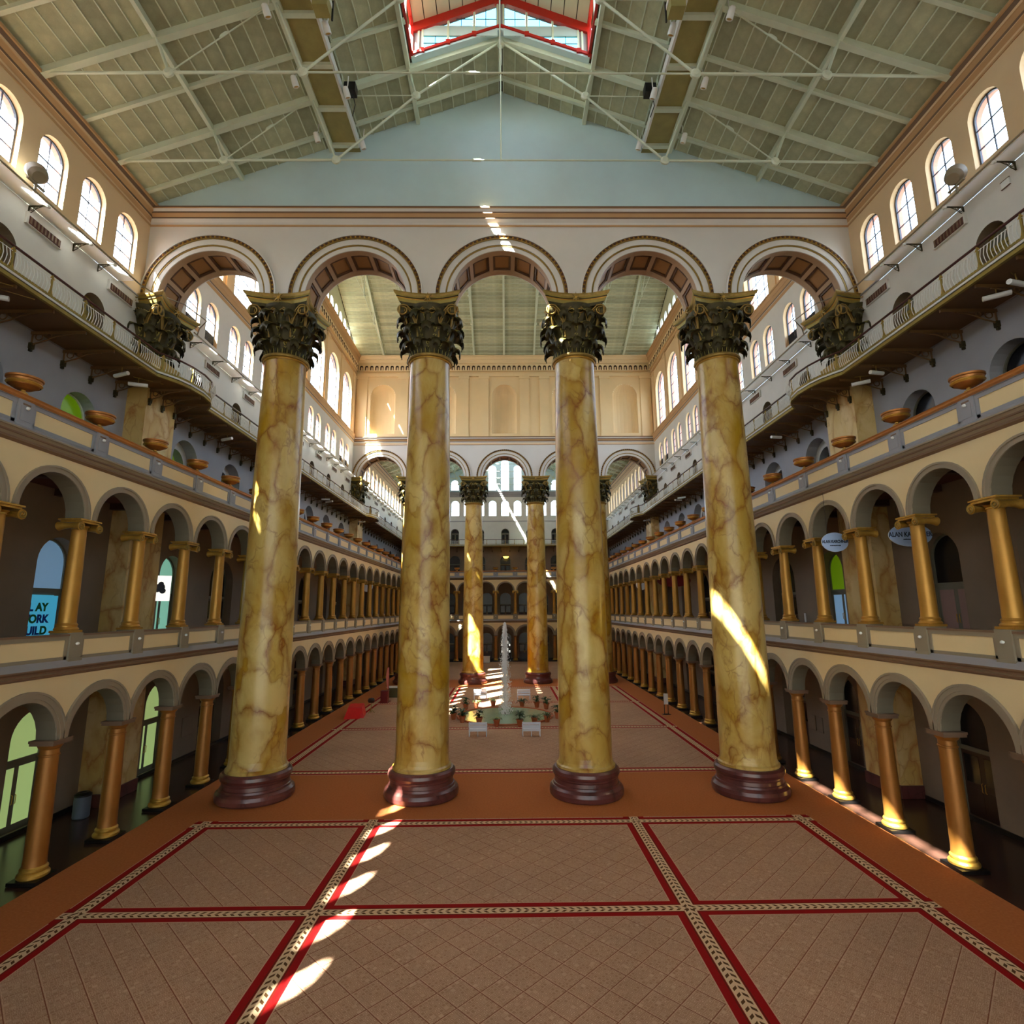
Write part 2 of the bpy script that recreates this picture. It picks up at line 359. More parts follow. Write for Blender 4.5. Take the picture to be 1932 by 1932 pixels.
def empty(name, loc=(0, 0, 0), rz=0.0, label=None, cat=None, group=None, **kw):
    o = bpy.data.objects.new(name, None); COL.objects.link(o); o.location = loc; o.rotation_euler = (0, 0, rz); o.empty_display_size = 0.2
    tag(o, label, cat, group); 
    for k, v in kw.items(): o[k] = v
    return o
def tag(o, label=None, cat=None, group=None):
    if label: o['label'] = label
    if cat: o['category'] = cat
    if group: o['group'] = group
    return o
KIDS = {}
def inst(o, parent=None, loc=None, rot=None, name=None, scale=None):
    c = o.copy(); COL.objects.link(c)
    c.parent = parent
    if parent is not None: KIDS.setdefault(parent.as_pointer(), []).append(c)
    if loc is not None: c.location = loc
    if rot is not None: c.rotation_euler = rot
    if scale is not None: c.scale = scale
    return c
def copy_tree(o, loc=None, rz=None, parent=None, label=None):
    c = o.copy(); COL.objects.link(c); c.parent = parent
    if loc is not None: c.location = loc
    if rz is not None: c.rotation_euler = (0, 0, rz)
    if label: c['label'] = label
    for ch in KIDS.get(o.as_pointer(), []): copy_tree(ch, parent=c)
    return c
ORD = 'first second third fourth fifth sixth seventh eighth ninth tenth eleventh twelfth thirteenth fourteenth fifteenth sixteenth seventeenth eighteenth nineteenth twentieth'.split()
def ordn(i):
    if i < 20: return ORD[i]
    t = {2: 'twenty', 3: 'thirty', 4: 'forty', 5: 'fifty', 6: 'sixty'}[(i + 1) // 10]; u = (i + 1) % 10
    return t[:-1] + 'ieth' if u == 0 else t + '-' + ORD[u - 1]
def prof_along(mb, prof, U0, U1, P, mat, caps=True):
    """Extrude profile [(n, z)] from u=U0 to U1 with point function P(u, z, n)."""
    for i in range(len(prof) - 1):
        (n0, z0), (n1, z1) = prof[i], prof[i + 1]
        mm = mat[i] if isinstance(mat, list) else mat
        mb.face([P(U0, z0, n0), P(U1, z0, n0), P(U1, z1, n1), P(U0, z1, n1)], mm)
    if caps:
        mm = mat[0] if isinstance(mat, list) else mat
        mb.face([P(U0, z, n) for n, z in prof], mm); mb.face([P(U1, z, n) for n, z in prof][::-1], mm)

# wall frames: P(u, z, n): n > 0 towards the hall
PL = lambda u, z, n: (-XW + n, u, z)
PR = lambda u, z, n: (XW - n, u, z)
PFAR = lambda u, z, n: (u, YF - n, z)
PNEAR = lambda u, z, n: (u, YN + n, z)
SEG = 14
def arch_pts(uc, hw, zs, seg=SEG, rz=None):
    rz = rz or hw
    return [(uc - hw * math.cos(PI * i / seg), zs + rz * math.sin(PI * i / seg)) for i in range(seg + 1)]
def cell(mb, P, u0, u1, z0, z1, op, mat, rev, revmat, n=0.0, seg=SEG, face=True, sill=True):
    """Rectangle with an optional round-headed opening (uc, hw, zb, zs) and its reveal going back by rev."""
    if op is None:
        mb.face([P(u0, z0, n), P(u1, z0, n), P(u1, z1, n), P(u0, z1, n)], mat); return
    uc, hw, zb, zs = op; ap = arch_pts(uc, hw, zs, seg)
    if face:
        if zb > z0 + 1e-4: mb.face([P(u0, z0, n), P(u1, z0, n), P(u1, zb, n), P(u0, zb, n)], mat)
        if uc - hw > u0 + 1e-4: mb.face([P(u0, zb, n), P(uc - hw, zb, n), P(uc - hw, zs, n), P(u0, zs, n)], mat)
        if uc + hw < u1 - 1e-4: mb.face([P(uc + hw, zb, n), P(u1, zb, n), P(u1, zs, n), P(uc + hw, zs, n)], mat)
        if uc - hw > u0 + 1e-4: mb.face([P(u0, zs, n), P(uc - hw, zs, n), P(uc - hw, z1, n), P(u0, z1, n)], mat)
        if uc + hw < u1 - 1e-4: mb.face([P(uc + hw, zs, n), P(u1, zs, n), P(u1, z1, n), P(uc + hw, z1, n)], mat)
        for i in range(seg):
            (a, za), (b, zb2) = ap[i], ap[i + 1]; mb.face([P(a, za, n), P(b, zb2, n), P(b, z1, n), P(a, z1, n)], mat)
    if rev:
        path = [(uc - hw, zb)] + ap + [(uc + hw, zb)]
        for i in range(len(path) - 1):
            (a, za), (b, zb2) = path[i], path[i + 1]; mb.face([P(a, za, n), P(b, zb2, n), P(b, zb2, n - rev), P(a, za, n - rev)], revmat, smooth=False)
        if sill and zs - zb > .05: mb.face([P(uc - hw, zb, n), P(uc + hw, zb, n), P(uc + hw, zb, n - rev), P(uc - hw, zb, n - rev)], revmat)
def row(mb, P, U0, U1, z0, z1, ops, mat, rev, revmat, n=0.0, seg=SEG):
    ops = sorted([o for o in ops if U0 < o[0] - o[1] and o[0] + o[1] < U1]); u = U0
    if not ops: cell(mb, P, U0, U1, z0, z1, None, mat, 0, revmat, n); return
    for i, o in enumerate(ops):
        e = U1 if i == len(ops) - 1 else (o[0] + o[1] + ops[i + 1][0] - ops[i + 1][1]) / 2
        cell(mb, P, u, e, z0, z1, o, mat, rev, revmat, n, seg); u = e
def ring(mb, P, uc, zs, r0, r1, n0, n1, mat, seg=24, a0=0.0, a1=PI):
    """Flat-faced raised ring (front at n1, body from n0) between radii r0 and r1."""
    for i in range(seg):
        a, b = a0 + (a1 - a0) * i / seg, a0 + (a1 - a0) * (i + 1) / seg
        q = lambda r, t, n: P(uc - r * math.cos(t), zs + r * math.sin(t), n)
        mb.face([q(r0, a, n1), q(r0, b, n1), q(r1, b, n1), q(r1, a, n1)], mat)
        mb.face([q(r1, a, n1), q(r1, b, n1), q(r1, b, n0), q(r1, a, n0)], mat)
        mb.face([q(r0, a, n0), q(r0, b, n0), q(r0, b, n1), q(r0, a, n1)], mat)
    for t in (a0, a1): mb.face([P(uc - r * math.cos(t), zs + r * math.sin(t), n) for r, n in ((r0, n0), (r0, n1), (r1, n1), (r1, n0))], mat)
def fill_arch(mb, P, uc, hw, zb, zs, n, mat, seg=SEG):
    mb.face([P(uc - hw, zb, n), P(uc + hw, zb, n)] + [P(a, z, n) for a, z in arch_pts(uc, hw, zs, seg)][::-1], mat)


# ------------------------------------------------------------------ the setting: floor, walls, galleries
b = MB(); b.face([(-19, YN - 2, -0.012), (19, YN - 2, -0.012), (19, YF + 2, -0.012), (-19, YF + 2, -0.012)], 'dark_floor'); b.build('floor', kind='structure')
b = MB(); b.box((-13.47, 0.6, -0.011), (13.47, 85.9, 0.0), 'carpet')
tag(b.build('carpet'), 'brown and red patterned carpet with laurel borders covering the hall floor', 'carpet')

PAIR = [YM - 0.03 + 4.65 * k for k in range(-3, 4)]
NW = [22.76 - 2.08 * k for k in range(13)]; NW += [2 * YM - y for y in NW]
CW = [c + d for c in PAIR for d in (-0.98, 0.98)]
WD = [21.45, 17.1, 12.8, 8.5, 4.2, -0.2]; WD += [2 * YM - y for y in WD]
G_OPS = [(y, 0.97, 0.0, 3.28) for y in WD + [28.75, 57.6]] + [(y, 1.3, 0.0, 3.1) for y in PAIR[1:-1]]
F_OPS = [(y, 0.97, 6.2, 9.7) for y in WD + [28.75, 57.6]] + [(y, 1.35, 6.2, 9.5) for y in PAIR[1:-1]]
T_OPS = [(y, 0.92, 12.95, 15.75) for y in WD] + [(y, 1.15, 12.95, 15.85) for y in [28.95, 57.4] + PAIR[1:-1]]
U_OPS = [(y, 0.62, 18.5, 20.5) for y in WD + PAIR]
W_OPS = [(y, 0.66, 23.42, 25.30) for y in NW]
C_OPS = [(y, 0.66, 23.42, 25.30) for y in CW]
B_OPS = [(y, 1.62, 27.95, 32.2) for y in PAIR]
S1a, S1b, S2a, S2b = D1 - ST, D1 + ST, D2 - ST, D2 + ST
ZT = 37.3                                  # central eaves
def cornice_prof(z0, z1, out, steps=3):
    pr = [(0, z0)]
    for i in range(steps):
        f = (i + 1) / steps; pr += [(out * f * 0.85, z0 + (z1 - z0) * (i + 0.55) / steps), (out * f, z0 + (z1 - z0) * (i + 0.62) / steps), (out * f, z0 + (z1 - z0) * (i + 1) / steps)]
    return pr + [(0, z1)]
def side_wall(name, P):
    b = MB()
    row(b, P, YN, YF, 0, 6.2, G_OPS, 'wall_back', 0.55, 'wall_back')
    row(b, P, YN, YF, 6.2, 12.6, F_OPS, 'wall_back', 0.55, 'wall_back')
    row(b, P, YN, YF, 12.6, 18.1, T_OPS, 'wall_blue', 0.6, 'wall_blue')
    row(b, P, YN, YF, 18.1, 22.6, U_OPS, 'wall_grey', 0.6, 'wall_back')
    for a, c in ((YN, S1b - 0.3), (S2a + 0.3, YF)):
        ops = [o for o in W_OPS if a < o[0] < c]; row(b, P, a, c, 22.6, 28.0, ops, 'wall_cream', 0.26, 'wall_cream')
        for o in ops: cell(b, P, 0, 0, 0, 0, o, 'brick', 0.26, 'brick', -0.26, face=False)
    row(b, P, S1b - 0.3, S2a + 0.3, 22.6, 26.8, C_OPS, 'wall_grey', 0.26, 'wall_cream')
    for o in C_OPS: cell(b, P, 0, 0, 0, 0, o, 'brick', 0.26, 'brick', -0.26, face=False)
    row(b, P, S1b - 0.3, S2a + 0.3, 26.8, 35.0, B_OPS, 'wall_cream', 0.35, 'wall_cream')
    for o in B_OPS: cell(b, P, 0, 0, 0, 0, o, 'brick', 0.3, 'brick', -0.35, face=False)
    b.face([P(S1b - .3, 35.0, 0), P(S2a + .3, 35.0, 0), P(S2a + .3, ZT, 0), P(S1b - .3, ZT, 0)], 'wall_cream')
    # gable of the central roof with its clerestory row
    cl = [(YM + 1.5 * k, 0.5, 37.75, 38.75) for k in range(-10, 11)]
    row(b, P, S1b - 0.3, S2a + 0.3, ZT, 39.4, cl, 'panel_pale', 0.3, 'white_metal', -0.05)
    b.face([P(S1b - .3, 39.4, -.05), P(S2a + .3, 39.4, -.05), P(YM, ZT + (YM - S1b + .3) * 0.467, -.05)], 'panel_pale')
    o = b.build(name, kind='structure')
    # dado and ledge lines on the long walls
    for z, h, d, mt, rng in ((22.55, 0.06, 0.05, 'ledge_grey', (YN, YF)), (18.0, 0.12, 0.06, 'ledge_grey', (YN, YF)), (-0.06, 0.22, 0.03, 'black', (YN, YF))):
        t = MB(); t.box(P(rng[0], z, 0), P(rng[1], z + h, d), mt); t.build('moulding', o)
    for a, c in ((YN, S1a), (S2b, YF)):
        t = MB(); prof_along(t, cornice_prof(26.72, 27.62, 0.34), a, c, P, ['cornice_tan', 'wall_cream', 'moulding_brown'] + ['cornice_tan', 'cornice_tan', 'wall_cream'] + ['moulding_brown', 'cornice_tan', 'cornice_tan', 'cornice_tan', 'cornice_tan']); t.build('cornice', o)
        t = MB(); t.box(P(a, 26.5, 0), P(c, 26.58, 0.04), 'cornice_tan'); t.build('moulding', o)
    t = MB(); prof_along(t, cornice_prof(26.75, 27.6, 0.3), S1b, S2a, P, ['cornice_tan', 'screen_paint', 'moulding_brown'] + ['cornice_tan'] * 8); t.build('cornice', o)
    t = MB(); prof_along(t, cornice_prof(36.2, ZT + 0.02, 0.55), S1b, S2a, P, 'cornice_tan'); t.build('cornice', o)
    t = MB(); t.box(P(S1b, 34.9, 0), P(S2a, 35.15, 0.12), 'cornice_tan'); t.build('moulding', o)
    for k in range(8):
        y = YM - 4.65 * 3.5 + 4.65 * k; t = MB(); wd = 0.42
        y0, y1 = max(S1b + .02, y - wd), min(S2a - .02, y + wd); t.box(P(y0, 27.62, 0), P(y1, 34.9, 0.10), 'wall_cream'); t.box(P(y0 - .05, 34.5, 0), P(y1 + .05, 34.72, 0.16), 'wall_cream'); t.build('pilaster', o)
    fa = MB()
    frieze(fa); 
    return o
def frieze(b, w=0.597):
    # one little arch of the frieze, facing -y, centred on x
    P = lambda u, z, n: (u, -n, z)
    cell(b, P, -w / 2, w / 2, -0.38, 0.42, (0, 0.19, -0.30, 0.08), 'screen_orange', 0.22, 'coffer_dark', 0.26, 8)
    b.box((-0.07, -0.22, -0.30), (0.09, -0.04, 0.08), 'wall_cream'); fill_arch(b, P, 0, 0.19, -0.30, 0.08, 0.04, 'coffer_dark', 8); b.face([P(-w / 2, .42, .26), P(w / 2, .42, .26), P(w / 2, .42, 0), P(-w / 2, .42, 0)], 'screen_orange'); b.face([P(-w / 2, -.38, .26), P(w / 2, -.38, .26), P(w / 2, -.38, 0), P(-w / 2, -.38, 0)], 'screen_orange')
wall_l = side_wall('wall_left', PL); wall_r = side_wall('wall_right', PR)
SIDES = {'left': (lambda u, z, n=0: (-XW + n, u, z), PI / 2, wall_l), 'right': (lambda u, z, n=0: (XW - n, u, z), -PI / 2, wall_r),
         'far': (lambda u, z, n=0: (u, YF - n, z), 0.0, None), 'near': (lambda u, z, n=0: (u, YN + n, z), PI, None)}
# frieze arches of the central bay: side walls here, rear screen further down
fb = MB(); frieze(fb); FR = fb.build('frieze_arch', wall_l); FR.location = (-XW, S1b + 0.35, 35.85); FR.rotation_euler = (0, 0, PI / 2)
n = int((S2a - S1b - 0.3) / 0.597)
for k in range(1, n):
    inst(FR, wall_l, (-XW, S1b + 0.35 + 0.597 * k, 35.85), (0, 0, PI / 2))
for k in range(n): inst(FR, wall_r, (XW, S1b + 0.35 + 0.597 * k, 35.85), (0, 0, -PI / 2))

# end walls
FARC = [2.1 * k for k in range(-7, 8)]
def end_wall(name, P, key):
    b = MB(); g = [(x, 0.95, 0.0, 3.2) for x in (-12.2, -9.2, -6.1, -3.06, 0, 3.06, 6.1, 9.2, 12.2)]
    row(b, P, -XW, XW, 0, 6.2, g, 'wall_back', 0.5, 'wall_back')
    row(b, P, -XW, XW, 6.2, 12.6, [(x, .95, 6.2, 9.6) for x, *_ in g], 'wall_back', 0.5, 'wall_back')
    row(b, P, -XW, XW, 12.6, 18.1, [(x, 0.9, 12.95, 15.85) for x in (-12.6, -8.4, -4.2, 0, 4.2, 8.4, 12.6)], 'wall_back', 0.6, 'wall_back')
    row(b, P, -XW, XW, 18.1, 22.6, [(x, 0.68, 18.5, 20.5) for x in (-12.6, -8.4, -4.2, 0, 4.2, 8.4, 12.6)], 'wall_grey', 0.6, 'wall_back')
    row(b, P, -XW, XW, 22.6, 26.8, [(x, .68, 23.35, 25.35) for x in FARC] if key == 'far' else [], 'wall_grey', 0.3, 'wall_grey')
    row(b, P, -XW, XW, 26.8, 27.5, [], 'wall_grey', 0.3, 'wall_grey')
    up = [(0, .72, 27.75, 32.5), (-2.15, .7, 27.75, 31.5), (2.15, .7, 27.75, 31.5), (-4.4, .6, 27.75, 30.0), (4.4, .6, 27.75, 30.0), (-6.4, .6, 27.75, 29.4), (6.4, .6, 27.75, 29.4), (-8.5, .7, 27.75, 28.9), (8.5, .7, 27.75, 28.9)]
    row(b, P, -9.6, 9.6, 27.5, 33.6, up if key == 'far' else [], 'gable_blue', 0.3, 'gable_blue')
    b.face([P(-9.6, 33.6, 0), P(9.6, 33.6, 0), P(9.6, 35, 0), P(-9.6, 35, 0)], 'gable_blue')
    for s in (-1, 1): b.face([P(s * XW, 27.5, 0), P(s * 9.6, 27.5, 0), P(s * 9.6, 33.6, 0), P(s * XW, 28.2, 0)], 'gable_blue')
    o = b.build(name, kind='structure')
    t = MB(); prof_along(t, cornice_prof(26.6, 27.5, 0.3), -XW, XW, P, 'ledge_grey'); t.build('cornice', o)
    t = MB(); t.box(P(-XW, 22.4, 0), P(XW, 22.5, .08), 'ledge_grey'); t.build('moulding', o)
    t = MB(); t.box(P(-XW, -.06, 0), P(XW, .16, .03), 'black'); t.build('moulding', o)
    return o, up
wall_f, UPW = end_wall('wall_far', PFAR, 'far'); wall_n, _ = end_wall('wall_near', PNEAR, 'near')

# ------------------------------------------------------------------ windows and doors
WN = [0]
def win_template(hw, zb, zs, rows, cols, rail, inner=False, gl='glass', louvre=0):
    """Window in its own frame, facing -y, glass at y = 0; origin at sill centre."""
    P = lambda u, z, n: (u, -n, z - zb)
    e = empty('window_template'); e['kind'] = 'structure'
    b = MB(); f = 0.06
    ring(b, P, 0, zs, hw - f, hw, -0.03, 0.05, rail, 14)
    for s in (-1, 1): b.box((s * hw, -.05, 0), (s * (hw - f), .03, zs - zb), rail)
    b.box((-hw, -.05, 0), (hw, .03, 0.07), rail); b.build('frame', e)
    b = MB()
    for i in range(1, cols):
        x = -hw + 2 * hw * i / cols; top = math.sqrt(max(0, hw * hw - x * x)) + zs - zb
        b.box((x - .018, -.03, 0.05), (x + .018, .01, top - .03), rail)
    for j in range(1, rows):
        z = (zs - zb + hw * 0.25) * j / (rows - 0.35); xx = hw if z < zs - zb else math.sqrt(max(0, hw * hw - (z - zs + zb) ** 2)); b.box((-xx + .03, -.03, z - .018), (xx - .03, .01, z + .018), rail)
    if inner: ring(b, P, 0, zs, hw * 0.62, hw * 0.62 + .05, -.01, .03, rail, 14)
    b.build('muntin', e)
    zz = [0.04] + [(zs - zb + hw * 0.25) * j / (rows - 0.35) for j in range(1, rows)]
    for i in range(cols):
        x0, x1 = -hw + 2 * hw * i / cols + .02, -hw + 2 * hw * (i + 1) / cols - .02
        for j in range(rows):
            z0 = zz[j] + .02; last = j == rows - 1; b = MB()
            if louvre and j < louvre:
                for q in range(9):
                    zq = z0 + (zz[j + 1] - z0) * (q + 0.5) / 9; b.bar((x0, 0, zq), (x1, 0, zq), 0.07, 0.05, 'louvre_dark', (0, 0.6, 1))
                b.box((x0, .03, z0), (x1, .05, zz[j + 1]), 'black'); b.build('louvre', e); continue
            if not last: b.box((x0, -.006, z0), (x1, .006, zz[j + 1] - .02), gl)
            else:
                pts = [(x0, z0), (x1, z0)] + [(x1 + (x0 - x1) * k / 6, zs - zb + math.sqrt(max(0.0, hw * hw - (x1 + (x0 - x1) * k / 6) ** 2)) - 0.01) for k in range(7)]
                for yy in (-.006, .006): b.face([(x, yy, z) for x, z in pts], gl)
            b.build('pane', e)
    return e
def place(tpl, side, u, z, n, base, first=[]):
    loc, rz, _ = SIDES[side]; WN[0] += 1
    if tpl.get('used'): c = copy_tree(tpl, loc(u, z, n), rz)
    else: c = tpl; c.location = loc(u, z, n); c.rotation_euler = (0, 0, rz); tpl['used'] = 1
    c.name = '%s_%d' % (base, WN[0]); return c
tn = win_template(.66, 23.42, 25.30, 3, 2, 'frame_dark')
tl = win_template(.66, 23.42, 25.30, 3, 2, 'frame_dark', louvre=1)
tb = win_template(1.62, 27.95, 32.2, 5, 3, 'frame_dark', True)
for side in ('left', 'right'):
    for y in NW: place(tn, side, y, 23.42, -0.26, 'window')
    for i, y in enumerate(CW): place(tl if i in (0, 1, 12, 13) else tn, side, y, 23.42, -0.26, 'window')
    for y in PAIR: place(tb, side, y, 27.95, -0.35, 'window')
tf = win_template(.68, 23.35, 25.35, 3, 2, 'white_metal')
for x in FARC:
    place(tf, 'far', x, 23.35, -0.25, 'window')
cache = {}
for x, hw, zb, zs in UPW:
    k = (hw, zs)
    if k not in cache: cache[k] = win_template(hw, zb, zs, 4, 2, 'white_metal')
    place(cache[k], 'far', x, zb, -0.25, 'window')
tc = win_template(.5, 37.75, 38.75, 2, 2, 'white_metal')
for side in ('left', 'right'):
    for k in range(-10, 11): place(tc, side, YM + 1.5 * k, 37.75, -0.25, 'window')

WN[0] = 0
def door_template(hw, H, zs, upper, lower, frame='frame_olive', transom=2.35, leaf=0.0, solid_back=True):
    """Round-headed doorway, facing -y at y = 0, sill at z = 0."""
    P = lambda u, z, n: (u, -n, z); e = empty('door_template'); e['kind'] = 'structure'
    b = MB(); ring(b, P, 0, zs, hw - .11, hw, -.04, .06, frame, 14)
    for s in (-1, 1): b.box((s * hw, -.06, 0), (s * (hw - .11), .04, zs), frame)
    b.box((-hw, -.06, transom), (hw, .04, transom + .16), frame); b.build('frame', e)
    b = MB(); i = hw - .11
    b.face([(-i, 0, transom + .16), (i, 0, transom + .16)] + [(a, 0, z) for a, z in arch_pts(0, i, zs)][::-1], upper); b.build('transom_light', e)
    b = MB()
    for s in (-1, 1):
        b.box((0, -.03, 0), (s * i, .02, transom), frame if lower != 'dark_brown_door' else 'dark_brown_door')
        if lower != 'dark_brown_door': b.box((s * .10, -.036, .25), (s * (i - .08), -.03, transom - .12), lower)
        else: b.box((s * .12, -.045, 1.2), (s * (i - .1), -.03, transom - .15), 'black_void'); b.box((s * .12, -.045, .2), (s * (i - .1), -.03, 1.0), 'dark_brown_door')
    b.build('door_leaf', e)
    b = MB()
    for s in (-1, 1): b.tube([(s * .07, -.05, .95), (s * .07, -.09, .98), (s * .07, -.09, 1.25), (s * .07, -.05, 1.28)], .014, 'gold', 6)
    b.build('handle', e); return e
dg = door_template(.99, 4.2, 3.28, 'lit_green', 'lit_green'); dk = door_template(.99, 4.2, 3.28, 'black_void', 'dark_brown_door')
dw = door_template(1.33, 4.2, 3.1, 'black_void', 'dark_brown_door')
for side in ('left', 'right'):
    for y, hw, zb, zs in G_OPS:
        t = dw if hw > 1 else (dg if side == 'left' and y in (WD[0], 28.75) else dk)
        place(t, side, y, 0.0, -0.5, 'door')
d2b = door_template(.99, 4.4, 3.5, 'lit_blue', 'lit_cyan'); d2m = door_template(.99, 4.4, 3.5, 'lit_mint', 'lit_mint')
d2l = door_template(.99, 4.4, 3.5, 'lit_lime', 'lit_blue'); d2k = door_template(.99, 4.4, 3.5, 'black_void', 'door_pink')
d2d = door_template(.99, 4.4, 3.5, 'black_void', 'dark_brown_door'); d2w = door_template(1.38, 4.6, 3.3, 'black_void', 'dark_brown_door')
for side in ('left', 'right'):
    for y, hw, zb, zs in F_OPS:
        if hw > 1: t = d2w
        elif y == WD[0]: t = d2b if side == 'left' else d2k
        elif y == 28.75: t = d2m if side == 'left' else d2l
        else: t = d2d
        place(t, side, y, 6.2, -0.5, 'door')
d3l = door_template(.95, 3.8, 2.82, 'lit_lime', 'lit_lime', 'white_metal', 2.2); d3k = door_template(.95, 3.8, 2.82, 'black_void', 'black_void', 'frame_olive', 2.2)
d3w = door_template(.88, 3.6, 2.75, 'black_void', 'black_void', 'frame_olive', 2.2)
for side in ('left', 'right'):
    P = PL if side == 'left' else PR; wl = wall_l if side == 'left' else wall_r
    for y, hw, zb, zs in T_OPS:
        if hw > 1: t = MB(); cell(t, P, y - hw - .05, y + hw + .05, zb, zs + hw + .05, (y, .80 if hw < 1 else .85, zb, zb + 2.75), 'wall_grey', 0.5, 'wall_blue', -0.6); t.build('recess', wl)
        d = (d3l if side == 'left' and y in (WD[0], 28.95) else d3k) if hw < 1 else (d3w if side == 'right' or y != 28.95 else d3l)
        place(d, side, y, 12.95, -1.05 if hw > 1 else -0.55, 'door')
d5 = door_template(.64, 2.6, 2.0, 'frame_olive', 'frame_olive', 'olive_gold', 1.85); d5k = door_template(.71, 2.6, 2.0, 'black_void', 'black_void', 'frame_olive', 1.85)
for side in ('left', 'right'):
    for y, hw, zb, zs in U_OPS: place(d5, side, y, 18.5, -0.5, 'door')
for x in (-12.6, -8.4, -4.2, 0, 4.2, 8.4, 12.6): place(d5k, 'far', x, 18.5, -0.5, 'door')
for x in (-12.2, -9.2, -6.1, -3.06, 0, 3.06, 6.1, 9.2, 12.2):
    place(dk, 'far', x, 0, -0.45, 'door'); place(d2d, 'far', x, 6.2, -0.45, 'door')
d3f = door_template(.93, 3.6, 2.9, 'black_void', 'dark_brown_door', 'frame_olive', 2.2)
for x in (-12.6, -8.4, -4.2, 0, 4.2, 8.4, 12.6): place(d3f, 'far', x, 12.95, -0.55, 'door')
# lit panes of the entrance seen at the far end of the ground floor
b = MB()
for x, z, wd, h in ((-.62, 2.05, .2, .3), (.62, 2.05, .2, .3), (-.3, 2.4, .22, .42), (.3, 2.4, .22, .42), (-.62, 1.0, .2, .35), (.62, 1.0, .2, .35), (-.3, 1.2, .2, .5), (.3, 1.2, .2, .5)):
    b.box((x - wd / 2, YF + .38, z), (x + wd / 2, YF + .40, z + h), 'lightbox')
b.build('door_light', wall_f)

